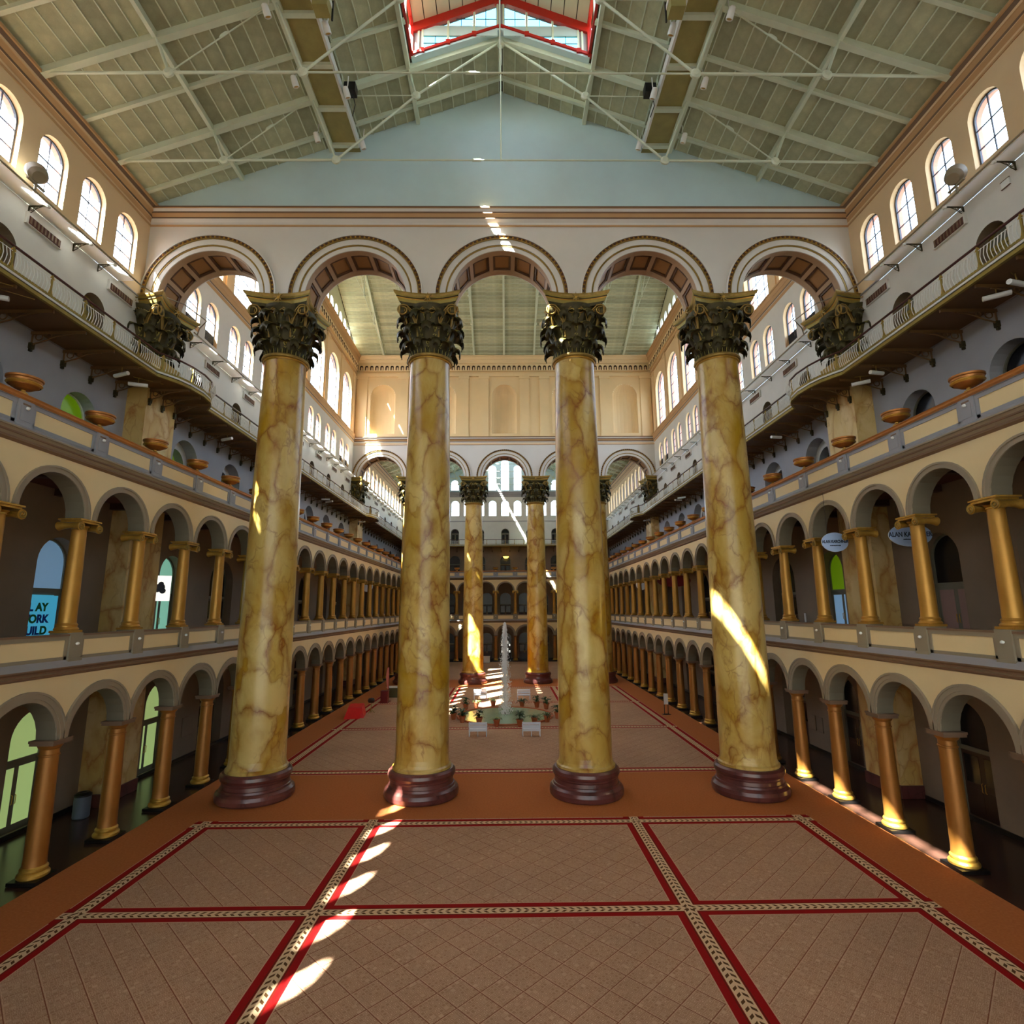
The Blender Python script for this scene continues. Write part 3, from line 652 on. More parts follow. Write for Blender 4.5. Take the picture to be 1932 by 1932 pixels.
# ------------------------------------------------------------------ galleries
def gallery(name, P, rz, bay, centres, fn):
    """Two-storey arcade. P(u, z, n); rz turns templates that face -y; centres = bay centres."""
    U0, U1 = centres[0] - bay / 2, centres[-1] + bay / 2; h1, h2 = 1.27 * bay / 2.98, 1.22 * bay / 2.98
    b = MB()
    for k, n0 in ((0, 0.0), (1, -0.6)):
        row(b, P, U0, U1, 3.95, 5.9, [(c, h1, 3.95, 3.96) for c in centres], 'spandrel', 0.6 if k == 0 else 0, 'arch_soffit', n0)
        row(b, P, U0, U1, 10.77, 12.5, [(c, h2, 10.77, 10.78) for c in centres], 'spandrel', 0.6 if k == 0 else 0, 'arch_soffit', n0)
    o = b.build(name, kind='structure')
    T = MB(); Q = lambda u, z, n: (u, -n, z)
    def clipring(mb, zs, r0, r1, n0, n1, mat):
        seg = 20; lim = bay / 2
        for i in range(seg):
            a, c = PI * i / seg, PI * (i + 1) / seg
            def q(r, t, n):
                r = min(r, lim / max(1e-6, abs(math.cos(t)))); return (-r * math.cos(t), -n, zs + r * math.sin(t))
            mb.face([q(r0, a, n1), q(r0, c, n1), q(r1, c, n1), q(r1, a, n1)], mat)
            mb.face([q(r1, a, n1), q(r1, c, n1), q(r1, c, n0), q(r1, a, n0)], mat); mb.face([q(r0, a, n0), q(r0, c, n0), q(r0, c, n1), q(r0, a, n1)], mat)
    def put(tpl, u, z, n=0.0):
        x, y, zz = P(u, z, n); return (x, y, zz)
    def many(mb, nm, us, z):
        t = mb.build(nm, o); t.location = put(None, us[0], z); t.rotation_euler = (0, 0, rz)
        for u in us[1:]: inst(t, o, put(None, u, z), (0, 0, rz))
        return t
    m1 = MB(); clipring(m1, 0, h1, h1 + .10, 0, .035, 'moulding'); clipring(m1, 0, h1 + .10, h1 + .24, 0, .06, 'moulding'); clipring(m1, 0, h1 + .24, h1 + .30, 0, .09, 'moulding'); many(m1, 'arch_moulding', centres, 3.95)
    m1 = MB(); clipring(m1, 0, h2, h2 + .14, 0, .04, 'moulding'); clipring(m1, 0, h2 + .14, h2 + .20, 0, .08, 'moulding'); many(m1, 'arch_moulding', centres, 10.77)
    t = MB(); prof_along(t, cornice_prof(5.84, 6.14, 0.30), U0, U1, P, ['moulding_brown', 'moulding_brown', 'moulding_brown', 'moulding', 'moulding_brown', 'moulding_brown', 'moulding_brown', 'moulding_brown', 'moulding_brown', 'ledge_grey'], False); t.build('cornice', o)
    t = MB(); t.face([P(U0, 6.14, .30), P(U1, 6.14, .30), P(U1, 6.32, .03), P(U0, 6.32, .03)], 'ledge_grey'); t.build('ledge', o)
    t = MB(); prof_along(t, cornice_prof(12.48, 12.84, 0.32), U0, U1, P, ['moulding_brown', 'moulding', 'moulding_brown', 'moulding', 'moulding_brown', 'moulding_brown', 'moulding', 'moulding', 'moulding', 'ledge_grey'], False); t.build('cornice', o)
    t = MB(); t.face([P(U0, 12.84, .32), P(U1, 12.84, .32), P(U1, 13.02, .03), P(U0, 13.02, .03)], 'pedestal_blue'); t.build('ledge', o)
    # parapets
    for z0, mt, pm in ((6.32, 'pedestal_grey', 'spandrel'), (13.02, 'pedestal_blue', 'spandrel')):
        hh = 0.76 if z0 < 10 else 0.72; hb = bay / 2 - .26
        t = MB(); t.box((-hb, .30, -.14), (hb, .02, hh), mt); t.box((-hb + .12, .02, .10), (hb - .12, -.006, hh - .16), pm)
        for s in (-1, 1): t.box((s * hb, .02, 0), (s * (hb - .12), -.03, hh), mt)
        t.box((-hb, .02, 0), (hb, -.03, .10), mt); t.box((-hb, .02, hh - .16), (hb, -.035, hh), mt); t.box((-hb, .34, hh - .04), (hb, -.06, hh + .02), 'moulding_brown' if z0 < 10 else mt)
        many(t, 'parapet_panel', centres, z0)
        us = [centres[0] - bay / 2 + bay * k for k in range(len(centres) + 1)]
        t = MB(); t.box((-.25, .6, -.16), (.25, -.08, hh + .06), mt); t.box((-.28, .6, -.16), (.28, -.11, .03), mt)
        if z0 > 10: t.box((-.13, -.085, hh - .16), (.13, -.075, hh - .11), 'moulding_brown'); t.box((-.17, -.09, .1), (.17, -.08, hh - .2), mt)
        many(t, 'pedestal', us, z0)
        t = MB(); t.lathe([(0, -.02), (.035, -.02), (.055, .02), (.04, .06), (0, .08)], 'white_metal', 10); kn = t
        kn = t.build('knob', o); kn.location = put(None, us[0], z0 + .48, .10); kn.rotation_euler = (PI / 2, 0, rz)
        for u in us[1:]: inst(kn, o, put(None, u, z0 + .48, .10), (PI / 2, 0, rz))
    t = MB(); prof_along(t, [(-.40, 13.72), (.08, 13.72), (.14, 13.76), (.15, 13.81), (.10, 13.83), (.13, 13.87), (.09, 13.90), (-.36, 13.92)], U0, U1, P, 'rail_wood'); t.build('cap_rail', o)
    # floor slabs, ceilings and their beams behind the arcade
    d = 3.8
    t = MB(); t.box(P(U0, 5.9, -.02), P(U1, 6.2, -d), 'ceiling_dark'); t.build('gallery_floor', o)
    t = MB(); t.box(P(U0, 12.5, -.02), P(U1, 12.9, -d), 'ceiling_dark'); t.build('terrace', o)
    tb = MB(); tb.box((-.14, 0.62, -.28), (.14, d - .12, 0), 'beam_dark'); 
    a = many(tb, 'ceiling_beam', [centres[0] - bay / 2 + bay * k for k in range(1, len(centres))], 5.9)
    for k in range(1, len(centres)): inst(a, o, put(None, centres[0] - bay / 2 + bay * k, 12.5), (0, 0, rz))
    return o
NB = 29
cs = [YM + SB * (k - 14) for k in range(NB)]
PGL = lambda u, z, n: (-XG + n, u, z); PGR = lambda u, z, n: (XG - n, u, z)
PGF = lambda u, z, n: (u, YGF - n, z); PGN = lambda u, z, n: (u, YGN + n, z)
gallery('wall_left_gallery', PGL, PI / 2, SB, cs, None); gallery('wall_right_gallery', PGR, -PI / 2, SB, cs, None)
ec = [EB * (k - 4) for k in range(9)]
gallery('wall_far_gallery', PGF, 0, EB, ec, None); gallery('wall_near_gallery', PGN, PI, EB, ec, None)
b = MB()
for sx in (-1, 1):
    for y in (YGN - .3, YGF + .3): b.box((sx * (XC - .35), y - .4, 0), (sx * (XC + .35), y + .4, 12.5), 'pedestal_grey')
b.build('wall_corner_piers', kind='structure')

# ------------------------------------------------------------------ arched screens between the three courts
def screen(name, yf, yb, is_far):
    Pf = lambda u, z, n: (u, yf - n, z); Pb = lambda u, z, n: (u, yb + n, z)
    AC = [7.07 * k for k in range(-2, 3)]; ops = [(c, 2.45, 22.7, 22.71) for c in AC]
    b = MB()
    for P, top in ((Pf, ZT if is_far else 27.3), (Pb, 27.3 if is_far else ZT)):
        i = 0
        for c in AC:
            cell(b, P, c - 3.535, c + 3.535, 22.7, 26.6, (c, 2.45, 22.7, 22.71), 'screen_paint', 0, 'screen_paint', 0, 28)
        up = 'screen_orange' if top == ZT else 'screen_paint'
        if top == ZT:
            # recessed round-headed niches between the pilasters
            nops = [(c, 1.45, 27.85, 32.4) for c in AC]; row(b, P, -XW, XW, 26.6, 34.0, nops, 'screen_orange', 0.0, 'screen_orange', 0, 16)
            b.face([P(-XW, 34.0, 0), P(XW, 34.0, 0), P(XW, top, 0), P(-XW, top, 0)], 'screen_orange')
            for c in AC:
                M_ = 10; K = 10
                for i in range(M_):
                    a0, a1 = PI * i / M_, PI * (i + 1) / M_; g = lambda a: (c - 1.45 * math.cos(a), -1.0 * math.sin(a))
                    (u0, n0), (u1, n1) = g(a0), g(a1); b.face([P(u0, 27.85, n0), P(u1, 27.85, n1), P(u1, 32.4, n1), P(u0, 32.4, n0)], 'screen_orange', True)
                    for j in range(K):
                        t0, t1 = PI / 2 * j / K, PI / 2 * (j + 1) / K
                        q = lambda a, t: P(c - 1.45 * math.cos(a) * math.cos(t), 32.4 + 1.45 * math.sin(t), -1.0 * math.sin(a) * math.cos(t))
                        b.face([q(a0, t0), q(a1, t0), q(a1, t1), q(a0, t1)], 'screen_orange', True)
                    b.face([P(u0, 27.85, n0), P(u1, 27.85, n1), P(c, 27.85, 0)], 'screen_orange')
        else:
            b.face([P(-XW, 26.6, 0), P(XW, 26.6, 0), P(XW, 27.4, 0), P(-XW, 27.4, 0)], up)
            b.face([P(-XW, 27.4, 0), P(XW, 27.4, 0), P(XW, RZ - RS * XW + .3, 0), P(0, RZ + .4, 0), P(-XW, RZ - RS * XW + .3, 0)], 'gable_blue')
    for k in (-1, 1): b.face([(k * XW, yf, 22.7), (k * XW, yb, 22.7), (k * 17.0, yb, 22.7), (k * 17.0, yf, 22.7)], 'screen_paint')
    # undersides between the arches
    for x in COLX: b.face([(x - 1.09, yf, 22.7), (x + 1.09, yf, 22.7), (x + 1.09, yb, 22.7), (x - 1.09, yb, 22.7)], 'screen_paint')
    # arch soffits (outer shell) with end and cross ribs
    W = yb - yf
    for c in AC:
        seg = 28; r = 2.56
        for i in range(seg):
            a, d = PI * i / seg, PI * (i + 1) / seg
            q = lambda rr, t, y: (c - rr * math.cos(t), y, 22.7 + rr * math.sin(t))
            b.face([q(r, a, yf), q(r, d, yf), q(r, d, yb), q(r, a, yb)], 'soffit')
            for y0, y1 in ((yf, yf + .34), (yb - .34, yb)):
                b.face([q(2.45, a, y0), q(2.45, d, y0), q(2.45, d, y1), q(2.45, a, y1)], 'soffit'); ye = y1 if y0 == yf else y0
                b.face([q(2.45, a, ye), q(2.45, d, ye), q(r, d, ye), q(r, a, ye)], 'soffit')
    o = b.build(name, kind='structure')
    # coffers: dark moulded frame round a tan field, seven to an arch
    cb = MB(); fr = 0.13; h = 0.47
    for (x0, x1, y0, y1) in ((-h, h, .34, .34 + fr), (-h, h, W - .34 - fr, W - .34), (-h, -h + fr, .34, W - .34), (h - fr, h, .34, W - .34)): cb.box((x0, y0, -2.545), (x1, y1, -2.47), 'coffer_dark')
    cb.box((-h + fr, .34 + fr, -2.56), (h - fr, W - .34 - fr, -2.53), 'coffer_tan')
    rb = MB(); rb.box((-.10, .34, -2.56), (.10, W - .34, -2.45), 'soffit')
    ct = cb.build('coffer', o); rbt = rb.build('soffit_rib', o); first = True
    for c in AC:
        for k in range(7):
            ang = -PI / 2 + PI * (k + .5) / 7 + PI
            if first: ct.location = (c, yf, 22.7); ct.rotation_euler = (0, ang, 0)
            else: inst(ct, o, (c, yf, 22.7), (0, ang, 0))
            a2 = ang - PI / 14
            if first: rbt.location = (c, yf, 22.7); rbt.rotation_euler = (0, a2, 0); first = False
            else: inst(rbt, o, (c, yf, 22.7), (0, a2, 0))
    # archivolts on both faces
    Q = lambda u, z, n: (u, -n, z)
    m1 = MB(); ring(m1, Q, 0, 0, 2.45, 2.66, 0, .05, 'screen_paint', 36); ring(m1, Q, 0, 0, 2.66, 2.74, 0, .07, 'gold_dull', 36); ring(m1, Q, 0, 0, 2.74, 3.02, 0, .10, 'screen_paint', 36)
    ring(m1, Q, 0, 0, 3.02, 3.07, 0, .16, 'gold_dull', 36); ring(m1, Q, 0, 0, 3.07, 3.20, 0, .13, 'coffer_dark', 36); ring(m1, Q, 0, 0, 3.20, 3.26, 0, .18, 'screen_paint', 36)
    beads = MB()
    for k in range(44):
        t = PI * (k + .5) / 44; x, z = -3.135 * math.cos(t), 3.135 * math.sin(t)
        beads.mesh([(x + .055 * math.sin(PI / 2 - t) * 0 + dx, dy, z + dz) for dx, dy, dz in ((.06, -.13, 0), (-.06, -.13, 0), (0, -.13, .06), (0, -.13, -.06), (0, -.20, 0))], [(0, 2, 4), (2, 1, 4), (1, 3, 4), (3, 0, 4)], 'gold')
    av = m1.build('archivolt', o); bd = beads.build('bead_ornament', o, kind='stuff'); f1 = True
    for yy, rz in ((yf, 0), (yb, PI)):
        for c in AC:
            if f1: av.location = bd.location = (c, yy, 22.7); f1 = False
            else: inst(av, o, (c, yy, 22.7), (0, 0, rz)); inst(bd, o, (c, yy, 22.7), (0, 0, rz))
    tm = ['screen_paint', 'screen_paint', 'moulding_brown', 'cornice_tan', 'cornice_tan', 'moulding_brown', 'screen_paint', 'cornice_tan', 'moulding_brown', 'cornice_tan', 'screen_paint']
    for P in (Pf, Pb):
        t = MB(); prof_along(t, cornice_prof(26.72, 27.4, 0.32), -XW, XW, P, tm); t.build('cornice', o)
        t = MB(); t.box(P(-XW, 26.48, 0), P(XW, 26.56, .05), 'cornice_tan'); t.build('moulding', o)
    P = Pf if is_far else Pb
    for c in (-10.605, -3.535, 3.535, 10.605):
        for s in (-1, 1):
            x = c + s * 1.17; t = MB(); t.box(P(x - .55, 27.4, 0), P(x + .55, 34.5, .14), 'screen_orange'); t.box(P(x - .62, 34.5, 0), P(x + .62, 34.8, .20), 'screen_orange'); t.box(P(x - .6, 27.4, 0), P(x + .6, 27.65, .18), 'screen_orange'); t.build('pilaster', o)
    for x in (-16.6, 16.6):
        t = MB(); t.box(P(x - .62, 27.4, 0), P(x + .62, 34.5, .14), 'screen_orange'); t.box(P(x - .7, 34.5, 0), P(x + .7, 34.8, .2), 'screen_orange'); t.build('pilaster', o)
    t = MB(); t.box(P(-XW, 34.8, 0), P(XW, 35.2, .22), 'screen_orange'); t.build('moulding', o)
    t = MB(); prof_along(t, cornice_prof(36.25, ZT + .02, 0.5), -XW, XW, P, 'screen_orange'); t.build('cornice', o)
    for k in range(57):
        inst(FR, o, P(-16.72 + .597 * k, 35.85, 0), (0, 0, 0 if is_far else PI))
    return o
screen('wall_front_screen', S1a, S1b, False); screen('wall_rear_screen', S2a, S2b, True)

# ------------------------------------------------------------------ nave roofs (front court in single panels, rear court in rows)
def nave_roof(ya, yb, rafters, lantern, single_from):
    """Pitched roof between y = ya and yb. rafters = [(y, main?)]."""
    s = MB(); L0, L1, LX = lantern
    zr = lambda x: RZ - RS * abs(x)
    def plane(y0, y1, x0, x1):
        for sx in (-1, 1): s.face([(sx * x0, y0, zr(x0) + .10), (sx * x1, y0, zr(x1) + .10), (sx * x1, y1, zr(x1) + .10), (sx * x0, y1, zr(x0) + .10)], 'roof_gap')
    plane(ya, yb, LX, XW + .1)
    if L0 > ya: plane(ya, L0, 0, LX)
    if L1 < yb: plane(L1, yb, 0, LX)
    o = s.build('ceiling', kind='structure')
    ys = sorted(y for y, _ in rafters); bays = []; prev = ya
    for y in ys + [yb]:
        if y - prev > .2: bays.append((prev, y))
        prev = y
    W = 0.587; tpl = {}
    st = MB()
    for (y0, y1) in bays:
        for sx in (-1, 1):
            for k in range(29):
                x0, x1 = 0.13 + W * k, 0.13 + W * (k + 1) - .035
                if x0 < LX and L0 < (y0 + y1) / 2 < L1: continue
                if x1 > XW: x1 = XW - .01
                if x0 >= x1: continue
                if (y0 + y1) / 2 > single_from:
                    key = (round(y1 - y0, 3), round(x1 - x0, 3))
                    if key not in tpl:
                        t = MB(); wx, wy = (x1 - x0) / 2, (y1 - y0) / 2 - .02; z = lambda x: -RS * x
                        t.mesh([(-wx, -wy, z(-wx)), (wx, -wy, z(wx)), (wx, wy, z(wx)), (-wx, wy, z(-wx)), (-wx, -wy, z(-wx) + .06), (wx, -wy, z(wx) + .06), (wx, wy, z(wx) + .06), (-wx, wy, z(-wx) + .06)], [(3, 2, 1, 0), (0, 1, 5, 4), (1, 2, 6, 5), (2, 3, 7, 6), (3, 0, 4, 7)], 'panel_concrete')
                        q = t.build('panel', o); tpl[key] = q
                    else: q = inst(tpl[key], o)
                    q.location = (sx * (x0 + x1) / 2, (y0 + y1) / 2, zr((x0 + x1) / 2) + random.uniform(0, .012)); q.rotation_euler = (0, 0, PI if sx < 0 else 0)
                else:
                    st.face([(sx * x0, y0 + .02, zr(x0)), (sx * x1, y0 + .02, zr(x1)), (sx * x1, y1 - .02, zr(x1)), (sx * x0, y1 - .02, zr(x0))], 'panel_concrete')
    st.build('panel_field', o, kind='stuff')
    t = MB()
    for sx in (-1, 1):
        for k in range(0, 30):
            x = .13 + W * k - .018
            y0 = L1 if x < LX and L1 < yb else ya
            if x < LX and L1 >= yb: continue
            t.box((sx * (x - .022), y0, zr(x) - .03), (sx * (x + .022), yb, zr(x) + .04), 'steel')
    t.build('panel_rib', o)
    for y, main in rafters:
        h = .30 if main else .18; wd = .24 if main else .15
        for sx in (-1, 1):
            x0 = LX if (L0 < y < L1) else 0
            t = MB(); t.bar((sx * x0, y, zr(x0) - h / 2), (sx * XW, y, zr(XW) - h / 2), wd, h, 'steel'); t.build('rafter', o)
    for x, wd, h in ((13.02, .16, .26), (8.6, .22, .34), (4.28, .18, .30)):
        for sx in (-1, 1):
            t = MB(); t.box((sx * x - wd / 2, ya, zr(x) - h), (sx * x + wd / 2, yb, zr(x)), 'steel'); t.build('purlin', o)
    for sx in (-1, 1):      # dark gap at the eaves with its shoes
        t = MB(); t.box((sx * (XW - .02), ya, 27.62), (sx * (XW + .05), yb, 27.85), 'black'); t.build('eaves_gap', o)
        for y, main in rafters:
            if not main: t = MB(); t.box((sx * (XW - .30), y - .14, 27.5), (sx * XW, y + .14, 27.72), 'white_metal'); t.build('rafter_shoe', o)
    return o
RA = [(23.25, False), (21.35, True), (19.34, False), (17.3, True), (15.3, False), (13.25, True), (11.2, False), (9.2, True), (7.15, False), (5.1, True), (3.05, False), (1.0, True), (-1.2, False)]
nave_roof(YN, S1a, RA, (-3.7, 20.95, 4.1), 11.0)
RB = [(2 * YM - y, mn) for y, mn in RA]
nave_roof(S2b, YF + .1, RB, (2 * YM - 20.95, 2 * YM + 3.7, 4.1), 999)

# roof trusses: steel tie rods, struts and rods with knuckles
def truss():
    e = empty('roof_truss'); z0 = 27.6; za = RZ - .35
    b = MB(); pts = [(-17.0, 0, z0), (-12.4, 0, z0 + .05), (-7.4, 0, z0 + .08), (0, 0, z0 + .08), (7.4, 0, z0 + .08), (12.4, 0, z0 + .05), (17.0, 0, z0)]
    b.tube(pts[:3], .055, 'steel', 8); b.tube(pts[4:], .055, 'steel', 8); b.tube(pts[2:5], .035, 'steel', 8); b.build('tie_rod', e)
    for sx in (-1, 1):
        for pr in (((12.4, z0 + .05), (13.0, RZ - RS * 13 - .2)), ((7.4, z0 + .08), (8.6, RZ - RS * 8.6 - .2)), ((3.9, 31.1), (4.28, RZ - RS * 4.28 - .2))):
            for dy in (-.09, .09):
                t = MB(); t.tube([(sx * pr[0][0], dy * .5, pr[0][1]), (sx * pr[1][0], dy, pr[1][1])], .045, 'steel', 8); t.build('strut', e)
        t = MB(); t.tube([(sx * 7.4, 0, z0 + .08), (sx * 3.9, 0, 31.1), (sx * .15, 0, za)], .05, 'steel', 8); t.build('diagonal_rod', e)
        t = MB(); t.tube([(sx * 12.4, 0, z0 + .05), (sx * 8.7, 0, RZ - RS * 8.7 - .1)], .028, 'steel', 6); t.build('diagonal_rod', e)
        t = MB(); t.tube([(sx * 3.9, 0, 31.1), (sx * 8.4, 0, 31.05)], .025, 'steel', 6); t.build('brace_rod', e)
        for x, z in ((12.4, z0 + .05), (7.4, z0 + .08), (3.9, 31.1)):
            t = MB(); t.lathe([(0, -.1), (.12, -.1), (.2, -.04), (.2, .04), (.12, .1), (0, .1)], 'steel', 14, (0, 0, 0)); k = t.build('knuckle', e); k.location = (sx * x, 0, z); k.rotation_euler = (PI / 2, 0, 0)
        t = MB(); c = Vector((sx * 10.5, 0, z0 + .08 + (10.5 - 12.4) / (8.7 - 12.4) * (RZ - RS * 8.7 - .1 - z0))); d = Vector((sx * (8.7 - 12.4), 0, 3.3)).normalized(); t.tube([c - d * .2, c - d * .1, c + d * .1, c + d * .2], [.03, .06, .06, .03], 'steel', 8); t.build('turnbuckle', e)
    t = MB(); t.tube([(0, 0, za), (0, 0, z0 + .08)], .028, 'steel', 8); t.build('king_rod', e)
    t = MB(); t.tube([(0, 0, za - 1.2), (0, 0, za - .1)], .05, 'steel', 8); t.lathe([(0, -.16), (.17, -.1), (.2, 0), (.17, .12), (0, .16)], 'steel', 12, (0, 0, za)); t.build('apex_joint', e)
    t = MB(); t.tube([(-1.3, 0, z0 + .08), (-.9, 0, z0 + .08)], .06, 'steel', 8); t.build('turnbuckle', e)
    return e
T0 = truss(); T0.location = (0, 21.35, 0); tag(T0, 'pale green steel roof truss nearest the plain gable, its apex under the red skylight end', 'roof truss', 'roof trusses')
copy_tree(T0, (0, 17.3, 0), label='pale green steel roof truss crossing just in front of the red skylight end wall')
copy_tree(T0, (0, 13.25, 0), label='pale green steel roof truss overhead at the top edge of the view')
for i, (y, mn) in enumerate(RB):
    if mn: copy_tree(T0, (0, y, 0), label='steel roof truss in the far court, %s beyond the rear arches' % ordn([q for q, m_ in RB if m_].index(y)))

# lantern (red framed skylight) over the front court ridge
def lantern():
    e = empty('skylight_lantern', label='red framed glazed skylight lantern along the roof ridge', cat='skylight')
    X, Y0, Y1 = 4.1, -3.7, 20.95; zb = lambda x: RZ - RS * abs(x) + .1; zt = lambda x: 36.2 - .42 * abs(x)
    b = MB()
    for s in (-1, 1):
        b.bar((0, Y1, zt(0) - .22), (s * X, Y1, zt(X) - .22), .22, .46, 'red_steel')
        b.bar((0, Y1, zb(0) + .02), (s * X, Y1, zb(X) + .02), .14, .12, 'red_steel')
        b.box((s * X - .08, Y1 - .1, zb(X) - .1), (s * X + .08, Y1 + .1, zt(X)), 'red_steel'); b.box((s * X - .06, Y0, zb(X) - .02), (s * X + .06, Y1, zb(X) + .12), 'red_steel'); b.box((s * X - .08, Y0, zt(X) - .12), (s * X + .08, Y1, zt(X) + .1), 'red_steel')
        for x in (1.22, 2.42, 3.6): b.box((s * x - .1, Y1 - .09, zb(x) - .10), (s * x + .1, Y1 + .05, zb(x) + .12), 'red_steel')
    b.build('red_frame', e)
    t = MB(); t.box((-.20, Y1 - .01, zb(0)), (.20, Y1 + .05, zt(0)), 'ledge_grey'); t.build('centre_post', e)
    for s in (-1, 1):
        for x in (.14, 1.22, 2.42, 3.6, 3.78): t = MB(); t.box((s * x - .045, Y1 - .05, zb(x)), (s * x + .045, Y1 + .05, zt(x) - .1), 'steel'); t.build('mullion', e)
        edges = [(.2, 1.16), (1.28, 2.36), (2.48, 3.55)]
        for a, c in edges:
            # glass below and above the grey transom band
            zlo, zhi = 33.92, 34.46
            t = MB(); pts = []
            if zb(c) < zlo:
                aa = max(a, (RZ + .1 - zlo) / RS); t.face([(s * aa, Y1 + .03, zlo), (s * aa, Y1 + .03, max(zb(aa), zb(a) if aa == a else zlo)), (s * c, Y1 + .03, zb(c)), (s * c, Y1 + .03, zlo)], 'glass_blue'); t.build('pane', e)
            t = MB(); cc = min(c, (36.2 - .4 - zhi) / .42)
            if cc > a: t.face([(s * a, Y1 + .03, zhi), (s * cc, Y1 + .03, zhi), (s * cc, Y1 + .03, zt(cc) - .3), (s * a, Y1 + .03, zt(a) - .3)], 'glass_blue'); t.build('pane', e)
            t = MB(); mid = (a + c) / 2
            t.box((s * mid - .015, Y1, zb(mid) + .05), (s * mid + .015, Y1 + .02, zlo), 'frame_dark'); t.box((s * mid - .015, Y1, zhi), (s * mid + .015, Y1 + .02, max(zhi, zt(mid) - .12)), 'frame_dark')
            t.box((s * a, Y1, 33.5), (s * c, Y1 + .02, 33.53), 'frame_dark') if zb(a) < 33.5 or zb(c) < 33.4 else None
            if zt(c) > 34.95: t.box((s * a, Y1, 34.86), (s * c, Y1 + .02, 34.89), 'frame_dark')
            t.build('glazing_bar', e)
        t = MB(); t.box((s * .14, Y1 - .02, 33.92), (s * 3.6, Y1 + .06, 34.46), 'gable_blue'); t.build('transom_panel', e)
        t = MB(); t.face([(s * 3.6, Y1, zb(3.6)), (s * X, Y1, zb(X)), (s * X, Y1, zt(X)), (s * 3.6, Y1, zt(3.6))], 'ledge_grey'); t.build('corner_panel', e)
        # long side glazing
        k = 0; y = Y0
        while y < Y1 - .5:
            t = MB(); t.box((s * X - .04, y + 1.06, zb(X)), (s * X + .04, y + 1.16, zt(X)), 'red_steel' if k % 2 else 'steel'); t.build('mullion', e)
            t = MB(); t.box((s * X - .006, y + .04, zb(X) + .13), (s * X + .006, y + 1.06, zt(X) - .13), 'glass_clear'); t.build('pane', e); y += 1.1; k += 1
        for yy in (15.1,):  # opaque panel added over the glazing to keep sun off a giant column shaft
            t = MB(); t.box((s * X - .05, yy - .6, zb(X) + .1), (s * X + .05, yy + .6, zt(X) - .1), 'panel_pale'); t.build('side_panel', e)
        t = MB()
        for q in range(7):
            x0, x1 = X * q / 7 + .02, X * (q + 1) / 7 - .02; t.face([(s * x0, Y0, zt(x0)), (s * x1, Y0, zt(x1)), (s * x1, Y1, zt(x1)), (s * x0, Y1, zt(x0))], 'panel_pale')
        t.face([(0, Y0 - .2, zt(0) + .08), (s * (X + .3), Y0 - .2, zt(X + .3) + .08), (s * (X + .3), Y1 + .1, zt(X + .3) + .08), (0, Y1 + .1, zt(0) + .08)], 'roof_gap'); t.build('roof_panel', e)
        for y in (17.3, 13.25, 9.2): t = MB(); t.bar((0, y, zt(0) - .12), (s * X, y, zt(X) - .12), .14, .24, 'red_steel'); t.build('red_rafter', e)
    t = MB(); t.face([(-X, Y0, zb(X)), (0, Y0, zb(0)), (X, Y0, zb(X)), (X, Y0, zt(X)), (0, Y0, zt(0)), (-X, Y0, zt(X))], 'panel_pale'); t.build('end_panel', e)
    # grey upstand between the red frame and the roof truss
    t = MB()
    for s in (-1, 1): t.bar((0, Y1 + .2, RZ - .02), (s * X, Y1 + .2, RZ - RS * X - .02), .42, .10, 'gable_blue')
    t.build('upstand', e)
    return e
LN = lantern()
c = copy_tree(LN, (0, 2 * YM, 0), PI, label='second glazed skylight lantern over the far court roof')

# central roof: two slopes running up from both screens to a cross ridge
ZC = lambda y: ZT + .1 + 0.467 * (min(y - S1b, S2a - y))
s = MB()
for y0, y1 in ((S1b - .6, YM), (YM, S2a + .6)): s.face([(-XW - .2, y0, ZC(y0) + .1), (XW + .2, y0, ZC(y0) + .1), (XW + .2, y1, ZC(y1) + .1), (-XW - .2, y1, ZC(y1) + .1)], 'roof_gap')
o = s.build('ceiling', kind='structure'); ceil_c = o
PH = .425; st = MB(); first = None
for k in range(40):
    y1 = S2a - PH * k; y0 = y1 - PH + .03
    if y0 < YM: break
    for j in range(10):
        x0 = -17.3 + 3.46 * j if j % 2 else -17.3 + 3.46 * j; xa, xb = x0 + .01, x0 + 3.45
        if k < 26:
            if first is None:
                t = MB(); dy = (PH - .03) / 2; t.mesh([(-1.72, -dy, .467 * dy), (1.72, -dy, .467 * dy), (1.72, dy, -.467 * dy), (-1.72, dy, -.467 * dy), (-1.72, -dy, .467 * dy + .05), (1.72, -dy, .467 * dy + .05), (1.72, dy, -.467 * dy + .05), (-1.72, dy, -.467 * dy + .05)], [(3, 2, 1, 0), (0, 1, 5, 4), (1, 2, 6, 5), (2, 3, 7, 6), (3, 0, 4, 7)], 'panel_concrete')
                first = t.build('panel', o); q = first
            else: q = inst(first, o)
            q.location = (min(15.6, (xa + xb) / 2), (y0 + y1) / 2, ZC((y0 + y1) / 2) + random.uniform(0, .012))
        else: st.face([(xa, y0, ZC(y0)), (xb, y0, ZC(y0)), (xb, y1, ZC(y1)), (xa, y1, ZC(y1))], 'panel_concrete')
for k in range(40):
    y0 = S1b + PH * k; y1 = y0 + PH - .03
    if y1 < YM: st.face([(-XW, y0, ZC(y0)), (XW, y0, ZC(y0)), (XW, y1, ZC(y1)), (-XW, y1, ZC(y1))], 'panel_concrete')
st.build('panel_field', o, kind='stuff')
t = MB()
for k in range(40):
    y = S2a - PH * k
    if y > YM: t.box((-XW, y - .02, ZC(y) - .02), (XW, y + .02, ZC(y) + .03), 'steel')
t.build('panel_rib', o)
